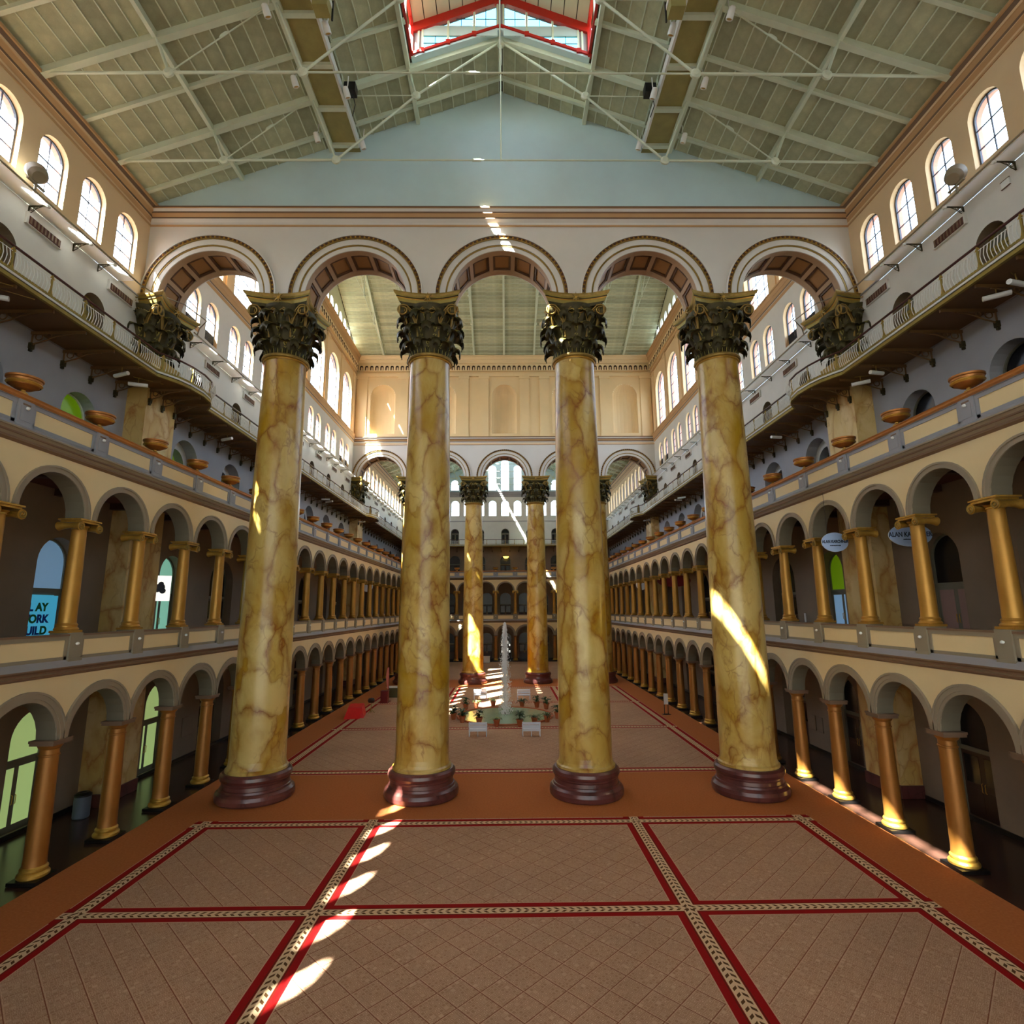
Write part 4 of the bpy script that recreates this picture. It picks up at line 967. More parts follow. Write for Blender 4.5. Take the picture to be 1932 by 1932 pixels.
for k in range(-4, 5):
    x = 3.535 * k
    for ya, yb in ((S2a, YM), (S1b, YM)):
        t = MB(); t.bar((x, ya, ZC(ya) - .16), (x, yb, ZC(yb) - .16), .2, .30, 'steel'); t.build('rafter', o)
def ctruss():
    e = empty('roof_truss')
    za, zm = ZC(S2a) - .1, ZC(YM) - .3
    for sg in (1, -1):
        Y = lambda d: YM + sg * (YM - S1b - d)       # d = distance in from the eave
        n1, n2 = (0, Y(5.2), ZT + 1.35), (0, Y(9.6), ZT + 2.0)
        for a, c, r in (((0, Y(.1), ZT + .15), n1, .04), (n1, n2, .04), (n2, (0, YM, zm), .04), (n1, (0, Y(5.8), ZC(S1b + 5.8) - .3), .05), (n2, (0, Y(9.9), ZC(S1b + 9.9) - .3), .05), (n1, (0, Y(9.9), ZC(S1b + 9.9) - .3), .03)):
            t = MB(); t.tube([a, c], r, 'steel', 6); t.build('rod', e)
        for c in (n1, n2): t = MB(); t.lathe([(0, -.1), (.13, -.06), (.13, .06), (0, .1)], 'steel', 10, c); t.build('knuckle', e)
    t = MB(); t.tube([(0, Y(9.6), ZT + 2.0), (0, 2 * YM - Y(9.6), ZT + 2.0)], .03, 'steel', 6); t.build('tie_rod', e)
    return e
C0 = ctruss(); C0.location = (-14.14, 0, 0); tag(C0, 'steel roof truss of the central court above the leftmost arch', 'roof truss', 'central court trusses')
nm = ['above the second column line from the left', 'left of the middle arch', 'left of centre', 'over the middle arch centre', 'right of centre', 'right of the middle arch', 'above the second column line from the right', 'above the rightmost arch']
for k, x in enumerate((-10.6, -7.07, -3.535, 3.535, 7.07, 10.6, 14.14)): copy_tree(C0, (x, 0, 0), label='steel roof truss of the central court, %s of eight across from the left' % ordn(k + 1))

# maintenance catwalks under the front court roof, with their lamps
def catwalk(s, side):
    e = empty('catwalk', label='steel maintenance catwalk under the %s roof slope' % side, cat='catwalk')
    x0, x1, zc = 7.15, 8.45, 30.75
    t = MB(); t.face([(s * x0, YN, zc), (s * x1, YN, zc), (s * x1, S1a, zc), (s * x0, S1a, zc)], 'steel_yellow'); t.build('grating', e)
    for x, mt in ((x0, 'white_metal'), (x1, 'steel')): t = MB(); t.box((s * x - .05, YN, zc - .12), (s * x + .05, S1a - .4, zc + .28), mt if x == x0 else 'steel'); t.build('channel', e)
    for k in range(13):
        t = MB(); y = S1a - .5 - 2.03 * k; t.box((s * x0, y - .10, zc - .16), (s * x1, y + .10, zc - .01), 'steel'); t.build('cross_member', e)
    for z in (.7, 1.1): t = MB(); t.tube([(s * x0, YN, zc + z), (s * x0, S1a - .5, zc + z)], .02, 'steel', 6); t.build('guard_rail', e)
    for k in range(20):
        t = MB(); y = S1a - .5 - 1.4 * k; t.tube([(s * x0, y, zc), (s * x0, y, zc + 1.1)], .018, 'steel', 6); t.build('guard_post', e)
catwalk(-1, 'left'); catwalk(1, 'right')
def spot_tpl():
    e = empty('spotlight')
    t = MB(); t.lathe([(0, .34), (.11, .34), (.15, .28), (.17, -.1), (.17, -.34), (.15, -.36), (.13, -.3), (0, -.28)], 'white_metal', 18); q = t.build('lamp_housing', e); q.rotation_euler = (0.5, 0.25, 0); q.scale = (.8, .8, .62)
    t = MB(); t.lathe([(.12, -.31), (0, -.33)], 'gold', 16); q = t.build('reflector', e); q.rotation_euler = (0.5, 0.25, 0); q.scale = (.8, .8, .62)
    t = MB(); t.tube([(0, 0, .15), (0, .12, .5), (0, .15, 1.0)], .025, 'white_metal', 6); t.build('bracket_arm', e)
    return e
S0 = spot_tpl(); tag(S0, 'x', 'spotlight', 'catwalk spotlights'); used = False
for s, side in ((-1, 'left'), (1, 'right')):
    for i, (x, y) in enumerate(((6.75, 17.6), (6.75, 20.3), (6.75, 23.0), (8.82, 17.0), (8.82, 19.8), (8.82, 22.6))):
        lab = 'white cylindrical spotlight on the %s side of the %s catwalk, %s from the gable wall' % ('inner' if i < 3 else 'outer', side, ('third', 'second', 'nearest')[i % 3])
        if not used: S0.location = (s * x, y, 30.1); S0['label'] = lab; used = True; c = S0
        else: c = copy_tree(S0, (s * x, y, 30.1), label=lab)
        c.scale = (s, 1, 1)
    e = empty('floodlight', (s * 6.7, 16.9, 30.3), label='boxy floodlight with white shade on the %s catwalk' % side, cat='floodlight')
    t = MB(); t.box((-.28, -.25, -.35), (.28, .25, .25), 'steel_yellow'); t.box((-.30, -.28, .12), (.30, .28, .34), 'white_metal'); t.build('housing', e)
    t = MB(); t.box((-.34, .26, -.4), (-.28, .32, .5), 'black') if s > 0 else t.box((.28, .26, -.4), (.34, .32, .5), 'black'); t.build('barn_door', e)
    e = empty('ballast_box', (s * 6.7, 20.7, 30.5), label='black ballast box hung beside the %s catwalk' % side, cat='electrical box')
    t = MB(); t.box((-.25, -.2, -.05), (.25, .2, .4), 'black'); t.build('box', e); t = MB(); t.tube([(.1, 0, 0), (.2, .1, -.5), (.05, .3, -.9)], .02, 'black', 6); t.build('cable', e)

# ------------------------------------------------------------------ giant Corinthian columns
def leaf_mesh(w, h, out, curl, lobes=4):
    """Acanthus leaf rising from z = 0 (outward = -y local) and rolling over at the tip; thin but solid."""
    nu, nv = 11, 18; vs = []
    def pt(u, t, off):
        if t < .60:
            s_ = t / .60; y = out * s_ ** 2.4; z = h * s_; nrm = Vector((0, -1, .3 * s_))
        else:
            a = (t - .60) / .40 * PI * 1.25; y = out + curl * (1 - math.cos(a)); z = h + curl * 1.05 * math.sin(a); nrm = Vector((0, -math.cos(PI - a) * -1, math.sin(a)))
        env = .80 + .30 * math.sin(PI * min(1, t * 1.25)); env *= 1.0 if t < .72 else math.sqrt(max(.06, 1 - ((t - .72) / .30) ** 2))
        lob = 1 + .16 * math.cos(2 * PI * t * lobes + .6) * abs(u) ** 3
        x = u * env * w / 2 * lob
        dome = -.20 * w * u * u - .035 * w * math.cos(u * PI * 4) * (1 - abs(u))
        vein = .022 * math.cos(2 * PI * (t * 7 - abs(u) * 1.3)) * abs(u)
        if t < .60: return Vector((x, -(y + dome + vein + off), z))
        k = (t - .60) / .40; return Vector((x, -(y + (dome + vein) * (1 - k) + off * (1 - 2 * k)), z + (dome + vein) * 1.2 * k + off * .6))
    for off in (0, -.035):
        for j in range(nv + 1):
            for i in range(nu): vs.append(pt(-1 + 2 * i / (nu - 1), j / nv, off))
    n1 = nu * (nv + 1); fs = []; gold = []
    for k in (0, 1):
        for j in range(nv):
            for i in range(nu - 1):
                a = k * n1 + j * nu + i; f = (a, a + 1, a + nu + 1, a + nu); f = f if k == 0 else f[::-1]
                (gold if (12 <= j < 15 and k == 0) or (i in (0, 9) and k == 0 and 3 < j < 12) else fs).append(f)
    for j in range(nv):
        for i in (0, nu - 1): a = j * nu + i; fs.append((a, a + nu, a + nu + n1, a + n1))
    for i in range(nu - 1): a = nv * nu + i; fs.append((a, a + 1, a + 1 + n1, a + n1))
    return vs, fs, gold
def spiral(mb, c, r0, turns, wdt, dirx, mat, tail=None, ydir=Vector((0, -1, 0)), xdir=Vector((1, 0, 0))):
    pts = []; n = int(turns * 16)
    for i in range(n + 1):
        t = i / n; a = PI * .5 - dirx * 0 + 2 * PI * turns * t; r = r0 * (1 - .82 * t)
        pts.append(Vector(c) + xdir * (dirx * r * math.cos(a - PI)) + Vector((0, 0, 1)) * r * math.sin(a) )
    if tail: pts = [Vector(p) for p in tail] + pts
    mb.tube(pts, [wdt * (.8 if i < 4 else 1) for i in range(len(pts))], mat, 6)
def build_capital(e):
    """Capital with its base at z = 0, height 2.95, axis at the origin."""
    H = 2.95; cap = MB()
    cap.lathe([(.90, 0), (.92, .6), (.96, 1.3), (1.06, 1.9), (1.28, 2.35), (1.32, 2.48), (1.1, 2.5)], 'bronze_dark', 40)
    cp = cap.build('capital_bell', e); cp['kind'] = 'thing'; del cp['kind']
    # astragal
    t = MB(); t.torus(1.01, .09, -.02, 'gold_dull', 40, 8); t.torus(.98, .045, -.14, 'gold', 40, 6); t.build('astragal', cp)
    # leaves
    for rowi, (nn, rad, z0, w_, h_, out, curl, off) in enumerate(((10, .90, .02, .66, .52, .16, .20, 0), (10, .94, .25, .74, .98, .24, .23, .5), (8, 1.0, .9, .70, .98, .26, .21, .5), (8, 1.04, 1.1, .40, .85, .22, .12, 0))):
        vs, fs, gd = leaf_mesh(w_, h_, out, curl); t = MB(); t.mesh(vs, fs, 'bronze_dark', True); t.mesh(vs, gd, 'leaf_gilt', True)
        me = t.build('leaf', cp); weld(me)
        for k in range(nn):
            a = 2 * PI * (k + off) / nn; loc = (rad * math.sin(a), -rad * math.cos(a), z0)
            if k == 0: me.location = loc; me.rotation_euler = (0, 0, a)
            else: inst(me, cp, loc, (0, 0, a))
    # short fluted tongues round the bottom
    t = MB()
    for k in range(60):
        a = 2 * PI * k / 60; x, y = .96 * math.cos(a), .96 * math.sin(a); t.tube([(x, y, .0), (x * 1.03, y * 1.03, .22), (x * 1.07, y * 1.07, .30)], [.03, .026, .01], 'leaf_gilt' if k % 2 else 'bronze_dark', 5)
    t.build('tongue_band', cp, kind='stuff')
    # corner volutes on the diagonals, paired spirals on the faces
    t = MB()
    for s in (-1, 1):
        c = Vector((s * 1.16, -1.30, 2.08)); spiral(t, c, .27, 2.0, .042, s, 'gold_dull', tail=[Vector((s * .52, -1.0, 1.25)), Vector((s * .58, -1.08, 1.7)), Vector((s * .80, -1.2, 2.15)), Vector((s * 1.0, -1.28, 2.33))])
        t.tube([c + Vector((s * 0, .02, -.02)), c + Vector((s * .04, .22, -.02))], [.25, .19], 'bronze_dark', 16)
        t.tube([c + Vector((0, -.02, -.02)), c + Vector((0, .03, -.02))], .055, 'gold', 10)
    v0 = t.build('volute', cp)
    for k in (1, 2, 3): inst(v0, cp, (0, 0, 0), (0, 0, PI / 2 * k))
    t = MB()
    for s in (-1, 1): spiral(t, Vector((s * .20, -1.26, 2.08)), .17, 1.6, .032, s, 'gold_dull', tail=[Vector((s * .55, -1.08, 1.45)), Vector((s * .50, -1.16, 1.8)), Vector((s * .38, -1.22, 2.15))])
    v0 = t.build('scroll', cp)
    for k in (1, 2, 3): inst(v0, cp, (0, 0, 0), (0, 0, PI / 2 * k))
    # stems to the volutes
    t = MB()
    for s in (-1, 1): t.tube([(s * .5, -.9, .9), (s * .52, -1.0, 1.4), (s * .75, -1.1, 1.9), (s * .98, -1.15, 2.3)], .055, 'gold_dull', 6)
    v0 = t.build('stem', cp)
    for k in (1, 2, 3): inst(v0, cp, (0, 0, 0), (0, 0, PI / 2 * k))
    # concave abacus
    def ring_pts(k, z):
        pts = []
        for q in range(4):
            a = PI / 2 * q; R_ = Matrix.Rotation(a, 3, 'Z')
            for i in range(9):
                x = -1 + 2 * i / 8; xx = x * (1.63 * k - .0); yy = -(1.24 * k + (1.58 - 1.24) * k * x * x) if abs(x) < 1 else -1.58 * k
                pts.append(R_ @ Vector((xx * .965, yy, z)))
        return pts
    t = MB(); levels = [(.80, 2.40), (.86, 2.52), (.90, 2.66), (.93, 2.70), (.93, 2.76), (.97, 2.82), (1.0, 2.90), (1.0, 2.97)]; rings = [ring_pts(k, z) for k, z in levels]; n = len(rings[0])
    for i in range(len(rings) - 1): t.mesh(rings[i] + rings[i + 1], [(j, (j + 1) % n, n + (j + 1) % n, n + j) for j in range(n)], ('bronze_dark', 'olive_gold', 'gold', 'bronze_dark', 'olive_gold', 'gold_dull', 'gold_dull')[i])
    t.face(rings[-1], 'gold_dull'); t.face(rings[0][::-1], 'bronze_dark'); t.build('abacus', cp)
    # rosettes
    t = MB()
    for k in range(8):
        a = 2 * PI * k / 8; t.mesh([(0, -.05, 0), (.1 * math.cos(a - .35), -.1, .1 * math.sin(a - .35)), (.31 * math.cos(a), -.05, .31 * math.sin(a)), (.1 * math.cos(a + .35), -.1, .1 * math.sin(a + .35)), (.1 * math.cos(a), .02, .1 * math.sin(a))], [(0, 1, 2, 3), (0, 1, 4), (1, 2, 4), (2, 3, 4), (3, 0, 4)], 'gold_dull')
    t.mesh([(.07 * math.cos(2 * PI * i / 10), -.1, .07 * math.sin(2 * PI * i / 10)) for i in range(10)] + [(0, -.16, 0)], [(i, (i + 1) % 10, 10) for i in range(10)], 'gold')
    v0 = t.build('rosette', cp); v0.location = (0, -1.27, 2.72)
    for k in (1, 2, 3): inst(v0, cp, (1.27 * math.sin(PI / 2 * k), -1.27 * math.cos(PI / 2 * k), 2.72), (0, 0, PI / 2 * k))
    return cp
def giant_column():
    e = empty('corinthian_column')
    t = MB(); t.lathe([(1.50, 0), (1.57, .08), (1.585, .22), (1.55, .36), (1.46, .44), (1.42, .46), (1.40, .54), (1.36, .56), (1.345, .70), (1.36, .74), (1.36, .80), (1.40, .84), (1.44, .94), (1.42, 1.06), (1.34, 1.14), (1.2, 1.15)], 'marble_base', 64); t.build('base', e)
    t = MB(); pr = [(1.255, 1.13), (1.26, 1.24), (1.19, 1.30), (1.155, 1.42), (1.14, 1.6)]
    for i in range(1, 25): z = 1.6 + (19.2 - 1.6) * i / 24; f = i / 24; pr.append((1.14 - .19 * f ** 1.5, z))
    pr += [(.95, 19.5), (.97, 19.58)]; t.lathe(pr, 'marble_ochre', 72); t.build('shaft', e)
    cp = build_capital(e); cp.location = (0, 0, 19.72); cp.name = 'capital'
    return e
GC = giant_column()
names = ['leftmost', 'second from the left', 'third from the left', 'rightmost']
first = True
for r, (D, rn) in enumerate(((D1, 'front row, nearest the camera'), (D2, 'rear row beyond the fountain'))):
    for i, x in enumerate(COLX):
        lab = 'giant ochre marbled column, %s in the %s' % (names[i], rn)
        rz = (0, PI / 2, PI, -PI / 2)[(i + r) % 4]
        if first: GC.location = (x, D, 0); tag(GC, lab, 'column', 'giant Corinthian columns'); first = False
        else: copy_tree(GC, (x, D, 0), rz, label=lab)
def pilaster():
    e = empty('corinthian_pilaster')
    t = MB(); t.box((-1.1, -.95, 0), (1.1, .6, 19.6), 'marble_pale'); t.box((-1.16, -1.0, 0), (1.16, .6, .5), 'marble_base'); t.build('shaft', e)
    cp = build_capital(e); cp.location = (0, .12, 19.72); cp.name = 'capital'
    t = MB(); t.box((-1.12, -.98, 19.3), (1.12, .6, 19.72), 'gold_dull'); t.build('necking', e)
    return e
PP = pilaster(); first = True
for r, (D, rn) in enumerate(((D1, 'front'), (D2, 'rear'))):
    for s, sn in ((-1, 'left'), (1, 'right')):
        lab = 'square marbled pilaster with dark gold capital against the %s wall, %s row' % (sn, rn)
        if first: PP.location = (s * 17.36, D, 0); PP.rotation_euler = (0, 0, -s * PI / 2); tag(PP, lab, 'pilaster', 'wall pilasters'); first = False
        else: copy_tree(PP, (s * 17.36, D, 0), -s * PI / 2, label=lab)

# ------------------------------------------------------------------ small arcade columns, urns
def lower_column():
    e = empty('gallery_column'); t = MB(); t.box((-.42, -.42, 0), (.42, .42, .10), 'black'); t.build('plinth', e)
    t = MB(); t.lathe([(.36, .10), (.40, .14), (.40, .20), (.36, .25), (.33, .27), (.345, .32), (.345, .36), (.31, .40), (.30, .42)], 'gold', 28); t.build('base', e)
    t = MB(); t.lathe([(.30, .42), (.288, .6), (.285, 1.4), (.265, 2.6), (.25, 3.45)], 'copper_column', 28); t.build('shaft', e)
    t = MB(); t.lathe([(.25, 3.45), (.275, 3.47), (.275, 3.50), (.25, 3.52), (.25, 3.66), (.29, 3.70), (.33, 3.78), (.34, 3.80)], 'copper_column', 28); t.box((-.36, -.36, 3.80), (.36, .36, 3.88), 'moulding_brown'); t.box((-.38, -.38, 3.88), (.38, .38, 3.95), 'moulding_brown'); t.build('capital', e)
    return e
def upper_column():
    e = empty('gallery_column'); H = 3.62
    t = MB(); t.box((-.30, -.30, 0), (.30, .30, .07), 'gilt_column'); t.lathe([(.31, .07), (.335, .11), (.31, .15), (.28, .17), (.285, .22), (.30, .24), (.27, .28), (.25, .30)], 'gilt_column', 24); t.build('base', e)
    t = MB(); t.lathe([(.25, .30), (.242, .5), (.24, 1.2), (.225, 2.2), (.205, 3.30)], 'gilt_column', 24); t.build('shaft', e)
    t = MB(); t.lathe([(.205, 3.30), (.225, 3.31), (.225, 3.34), (.21, 3.36), (.28, 3.42)], 'gold', 24); t.box((-.40, -.33, 3.50), (.40, .33, 3.57), 'gold'); t.box((-.46, -.37, 3.57), (.46, .37, 3.62), 'gold'); c = t.build('capital', e)
    for s in (-1, 1):
        t = MB(); t.tube([(s * .40, -.36, 3.37), (s * .40, -.22, 3.38), (s * .40, 0, 3.39), (s * .40, .22, 3.38), (s * .40, .36, 3.37)], [.15, .115, .09, .115, .15], 'gold', 14)
        for yy in (-.40, .40):
            sp = [(s * .40 + r_ * math.cos(a) * -s, yy * .93, 3.37 + r_ * math.sin(a)) for a, r_ in [(PI / 2 + 2 * PI * 1.6 * q / 22, .135 * (1 - .8 * q / 22)) for q in range(23)]]; t.tube(sp, .018, 'gold_dull', 5)
        t.build('volute', c)
    return e
LCOL, UCOL = lower_column(), upper_column(); fl = fu = True
ysb = [YM + SB * (k - 14.5) for k in range(NB + 1)]
vis = [y for y in ysb[1:-1] if y > 5]
def put_cols(x, y, rz, lowlab, uplab, glow, gup):
    global fl, fu
    if fl: LCOL.location = (x, y, 0); LCOL.rotation_euler = (0, 0, rz); tag(LCOL, lowlab, 'column', glow); fl = False
    else: c = copy_tree(LCOL, (x, y, 0), rz, label=lowlab); c['group'] = glow
    if fu: UCOL.location = (x, y, 7.14); UCOL.rotation_euler = (0, 0, rz); tag(UCOL, uplab, 'column', gup); fu = False
    else: c = copy_tree(UCOL, (x, y, 7.14), rz, label=uplab); c['group'] = gup
for s, sn in ((-1, 'left'), (1, 'right')):
    for i, y in enumerate(vis):
        put_cols(s * XC, y, -s * PI / 2, 'copper brown ground floor column, %s from the near end of the %s arcade' % (ordn(i), sn), 'gilt scroll-capital column on the balcony, %s from the near end of the %s arcade' % (ordn(i), sn), 'ground floor columns of the %s arcade' % sn, 'balcony columns of the %s arcade' % sn)
for k in range(8):
    x = -13.77 + EB * (k + 1); put_cols(x, YGF + .3, 0, 'distant ground floor column of the end arcade, %s from the left' % ordn(k), 'distant balcony column of the end arcade, %s from the left' % ordn(k), 'ground floor columns of the end arcade', 'balcony columns of the end arcade')
def urn():
    e = empty('urn'); t = MB(); t.lathe([(0, 0), (.13, 0), (.13, .04), (.06, .08), (.06, .11)], 'gold', 16); t.build('foot', e)
    t = MB(); t.lathe([(.06, .11), (.20, .13), (.36, .20), (.42, .29), (.425, .33), (.46, .35), (.46, .39), (.42, .40), (.38, .38), (.0, .30)], 'urn_bronze', 28); t.lathe([(.40, .21), (.445, .25), (.43, .275)], 'gold', 28); t.build('bowl', e); return e
U0_ = urn(); U0_.scale = (.95, .95, 1.3); first = True
for s, sn in ((-1, 'left'), (1, 'right')):
    for i, y in enumerate(vis):
        lab = 'shallow gilded urn on the %s terrace parapet, %s from the near end' % (sn, ordn(i))
        if first: U0_.location = (s * (XG + .1), y, 13.91); tag(U0_, lab, 'urn', 'terrace urns'); first = False
        else: copy_tree(U0_, (s * (XG + .1), y, 13.91), label=lab)
for k in range(8): copy_tree(U0_, (-13.77 + EB * (k + 1), YGF + .1, 13.91), label='distant gilded urn on the end terrace parapet, %s from the left' % ordn(k))

# ------------------------------------------------------------------ iron balconies
def balcony(side, P, rz, U0, U1, bulges, lab):
    e = empty('iron_balcony', label=lab, cat='balcony'); ZD, E = 18.03, 2.13
    bp = [(-2.45, 2.13), (-2.1, 2.35), (-1.6, 2.62), (-1.0, 2.80), (-.1, 2.90), (.7, 2.80), (1.25, 2.55), (1.6, 2.25), (1.75, 2.13)]
    path = [(U0, E)]
    for D in bulges: path += [(D + u, n) for u, n in bp]
    path += [(U1, E)]
    t = MB(); t2 = MB()
    for i in range(len(path) - 1):
        (u0, n0), (u1, n1) = path[i], path[i + 1]
        t.face([P(u0, ZD, 0), P(u1, ZD, 0), P(u1, ZD, n1 - .02), P(u0, ZD, n0 - .02)], 'underside'); t.face([P(u0, ZD + .14, 0), P(u1, ZD + .14, 0), P(u1, ZD + .14, n1), P(u0, ZD + .14, n0)], 'steel')
        for z0, z1, dn, mt in ((ZD - .06, ZD + .06, .05, 'olive_gold'), (ZD + .06, ZD + .12, .0, 'bronze_dark'), (ZD + .12, ZD + .20, .03, 'white_metal'), (ZD + .20, ZD + .26, .05, 'olive_gold')):
            a, c = P(u0, z0, n0 + dn), P(u1, z0, n1 + dn); a2, c2 = P(u0, z1, n0 + dn), P(u1, z1, n1 + dn)
            t2.face([a, c, c2, a2], mt); t2.face([P(u0, z1, n0 + dn), P(u1, z1, n1 + dn), P(u1, z1, n1 - .06), P(u0, z1, n0 - .06)], mt); t2.face([P(u0, z0, n0 + dn), P(u1, z0, n1 + dn), P(u1, z0, n1 - .06), P(u0, z0, n0 - .06)], mt)
        L = math.hypot(u1 - u0, n1 - n0)
    t.build('deck', e); t2.build('fascia', e)
    t = MB(); t.tube([P(u, ZD + 1.04, n) for u, n in path], .045, 'rail_dark', 8); t.build('handrail', e)
    t = MB(); t.tube([P(u, ZD + .30, n) for u, n in path], .018, 'olive_gold', 6); t.tube([P(u, ZD + .86, n) for u, n in path], .012, 'white_metal', 6); t.build('lower_rail', e)
    # posts, baluster panels and brackets at a regular pitch; the first of each is the pattern for the others
    L = [0]
    for i in range(len(path) - 1): L.append(L[-1] + math.hypot(path[i + 1][0] - path[i][0], path[i + 1][1] - path[i][1]))
    def at(d):
        for i in range(len(path) - 1):
            if d <= L[i + 1] + 1e-6:
                f = (d - L[i]) / max(1e-6, L[i + 1] - L[i]); u = path[i][0] + f * (path[i + 1][0] - path[i][0]); nn = path[i][1] + f * (path[i + 1][1] - path[i][1])
                return u, nn, math.atan2(path[i + 1][1] - path[i][1], path[i + 1][0] - path[i][0])
        return path[-1][0], path[-1][1], 0
    n = int(L[-1] / 1.46); pitch = L[-1] / n
    t = MB()
    for dx, mt in ((0, 'olive_gold'),): t.box((-.03, -.02, .26), (.03, .02, 1.02), mt); t.box((-.07, -.03, .20), (.07, .03, .34), mt); t.tube([(-.09, 0, .86), (-.05, 0, .93), (0, 0, .95), (.05, 0, .93), (.09, 0, .86)], .014, 'gold', 5); t.tube([(-.07, 0, .34), (-.03, 0, .5), (0, 0, .7), (.03, 0, .5), (.07, 0, .34)], .014, 'gold', 5)
    post = t.build('post', e); t = MB()
    for k in range(11):
        x = pitch * (k + 1) / 12 - pitch / 2; t.tube([(x, 0, .28), (x, -.05, .42), (x, -.07, .58), (x, -.03, .75), (x, 0, .88)], .013, 'white_metal', 5, True, False)
    bal = t.build('baluster_panel', e, kind='stuff')
    def ori(u, nn, ang, z=ZD):
        x, y, zz = P(u, z, nn)
        if side == 'left': r = PI / 2 - ang
        elif side == 'right': r = -PI / 2 + ang + 0
        else: r = -ang
        if side == 'right': r = -PI / 2 + PI * 0 + ang
        return (x, y, zz), (0, 0, r)
    fp = fb_ = True
    for k in range(n + 1):
        u, nn, ang = at(pitch * k); l, r = ori(u, nn, ang)
        if fp: post.location, post.rotation_euler = l, r; fp = False
        else: inst(post, e, l, r)
        if k < n:
            u, nn, ang = at(pitch * (k + .5)); l, r = ori(u, nn, ang)
            if fb_: bal.location, bal.rotation_euler = l, r; fb_ = False
            else: inst(bal, e, l, r)
    # cast brackets under the deck, facing -y from the wall at y = 0
    t = MB(); t.bar((0, 0, -.10), (0, -2.0, -.10), .07, .12, 'underside'); t.tube([(0, -.05, -.62), (0, -.16, -.52), (0, -.5, -.42), (0, -1.0, -.22), (0, -1.5, -.16)], .03, 'underside', 6)
    t.tube([(0, -.30 + .13 * math.cos(2 * PI * q / 14), -.25 + .13 * math.sin(2 * PI * q / 14)) for q in range(15)], .02, 'underside', 5); t.tube([(0, -.66 + .09 * math.cos(2 * PI * q / 12), -.22 + .08 * math.sin(2 * PI * q / 12)) for q in range(13)], .018, 'underside', 5)
    t.tube([(0, -.05, -.1), (0, -.05, -.8)], .03, 'underside', 6); t.box((-.07, -.13, -.72), (.07, 0, -.50), 'bronze_dark'); t.box((-.045, -.09, -.82), (.045, 0, -.72), 'bronze_dark')
    br = t.build('bracket', e); fr_ = True; u = 23.14 - 1.46 * 18 if side != 'far' else -16.8
    while u < U1:
        x, y, z = P(u, ZD, 0); r = (0, 0, rz)
        if not any(abs(u - D) < 1.15 for D in bulges):
            if fr_: br.location = (x, y, z); br.rotation_euler = r; fr_ = False
            else: inst(br, e, (x, y, z), r)
        u += 1.463
    for D in bulges:
        for du in (-.95, 0.0, .95):
            x, y, z = P(D + du, ZD, .93); inst(br, e, (x, y, z), (0, 0, rz), scale=(1, .9, 1))
    return e
balcony('left', PL, PI / 2, YN + .1, YF - .1, (D1, D2), 'iron balcony with dark handrail running along the left wall')
balcony('right', PR, -PI / 2, YN + .1, YF - .1, (D1, D2), 'iron balcony with dark handrail running along the right wall')
balcony('far', PFAR, 0, -15.0, 15.0, (), 'distant iron balcony across the far end wall')

# ------------------------------------------------------------------ light shelf, uplights, vents and lamps on the long walls
def uplight():
    e = empty('uplight_bracket'); t = MB(); t.box((-.02, -.76, -.04), (.02, 0, 0), 'bronze_dark'); t.box((-.02, -.03, -.34), (.02, 0, 0), 'bronze_dark')
    t.tube([(0, -.02, -.33), (0, -.15, -.26), (0, -.3, -.12), (0, -.5, -.04)], .014, 'bronze_dark', 5); t.build('arm', e)
    t = MB(); t.tube([(0, -.12 + .07 * math.cos(2 * PI * q / 12), -.13 + .07 * math.sin(2 * PI * q / 12)) for q in range(13)], .012, 'bronze_dark', 5); t.tube([(0, -.26 + .05 * math.cos(2 * PI * q / 10), -.08 + .045 * math.sin(2 * PI * q / 10)) for q in range(11)], .01, 'bronze_dark', 5); t.build('scroll', e)
    t = MB(); t.lathe([(0, -.05), (.06, -.03), (.08, .02), (.05, .07), (0, .08)], 'white_metal', 12, (0, -.72, -.06)); t.build('lamp', e); return e
UB = uplight(); first = True; VT = None
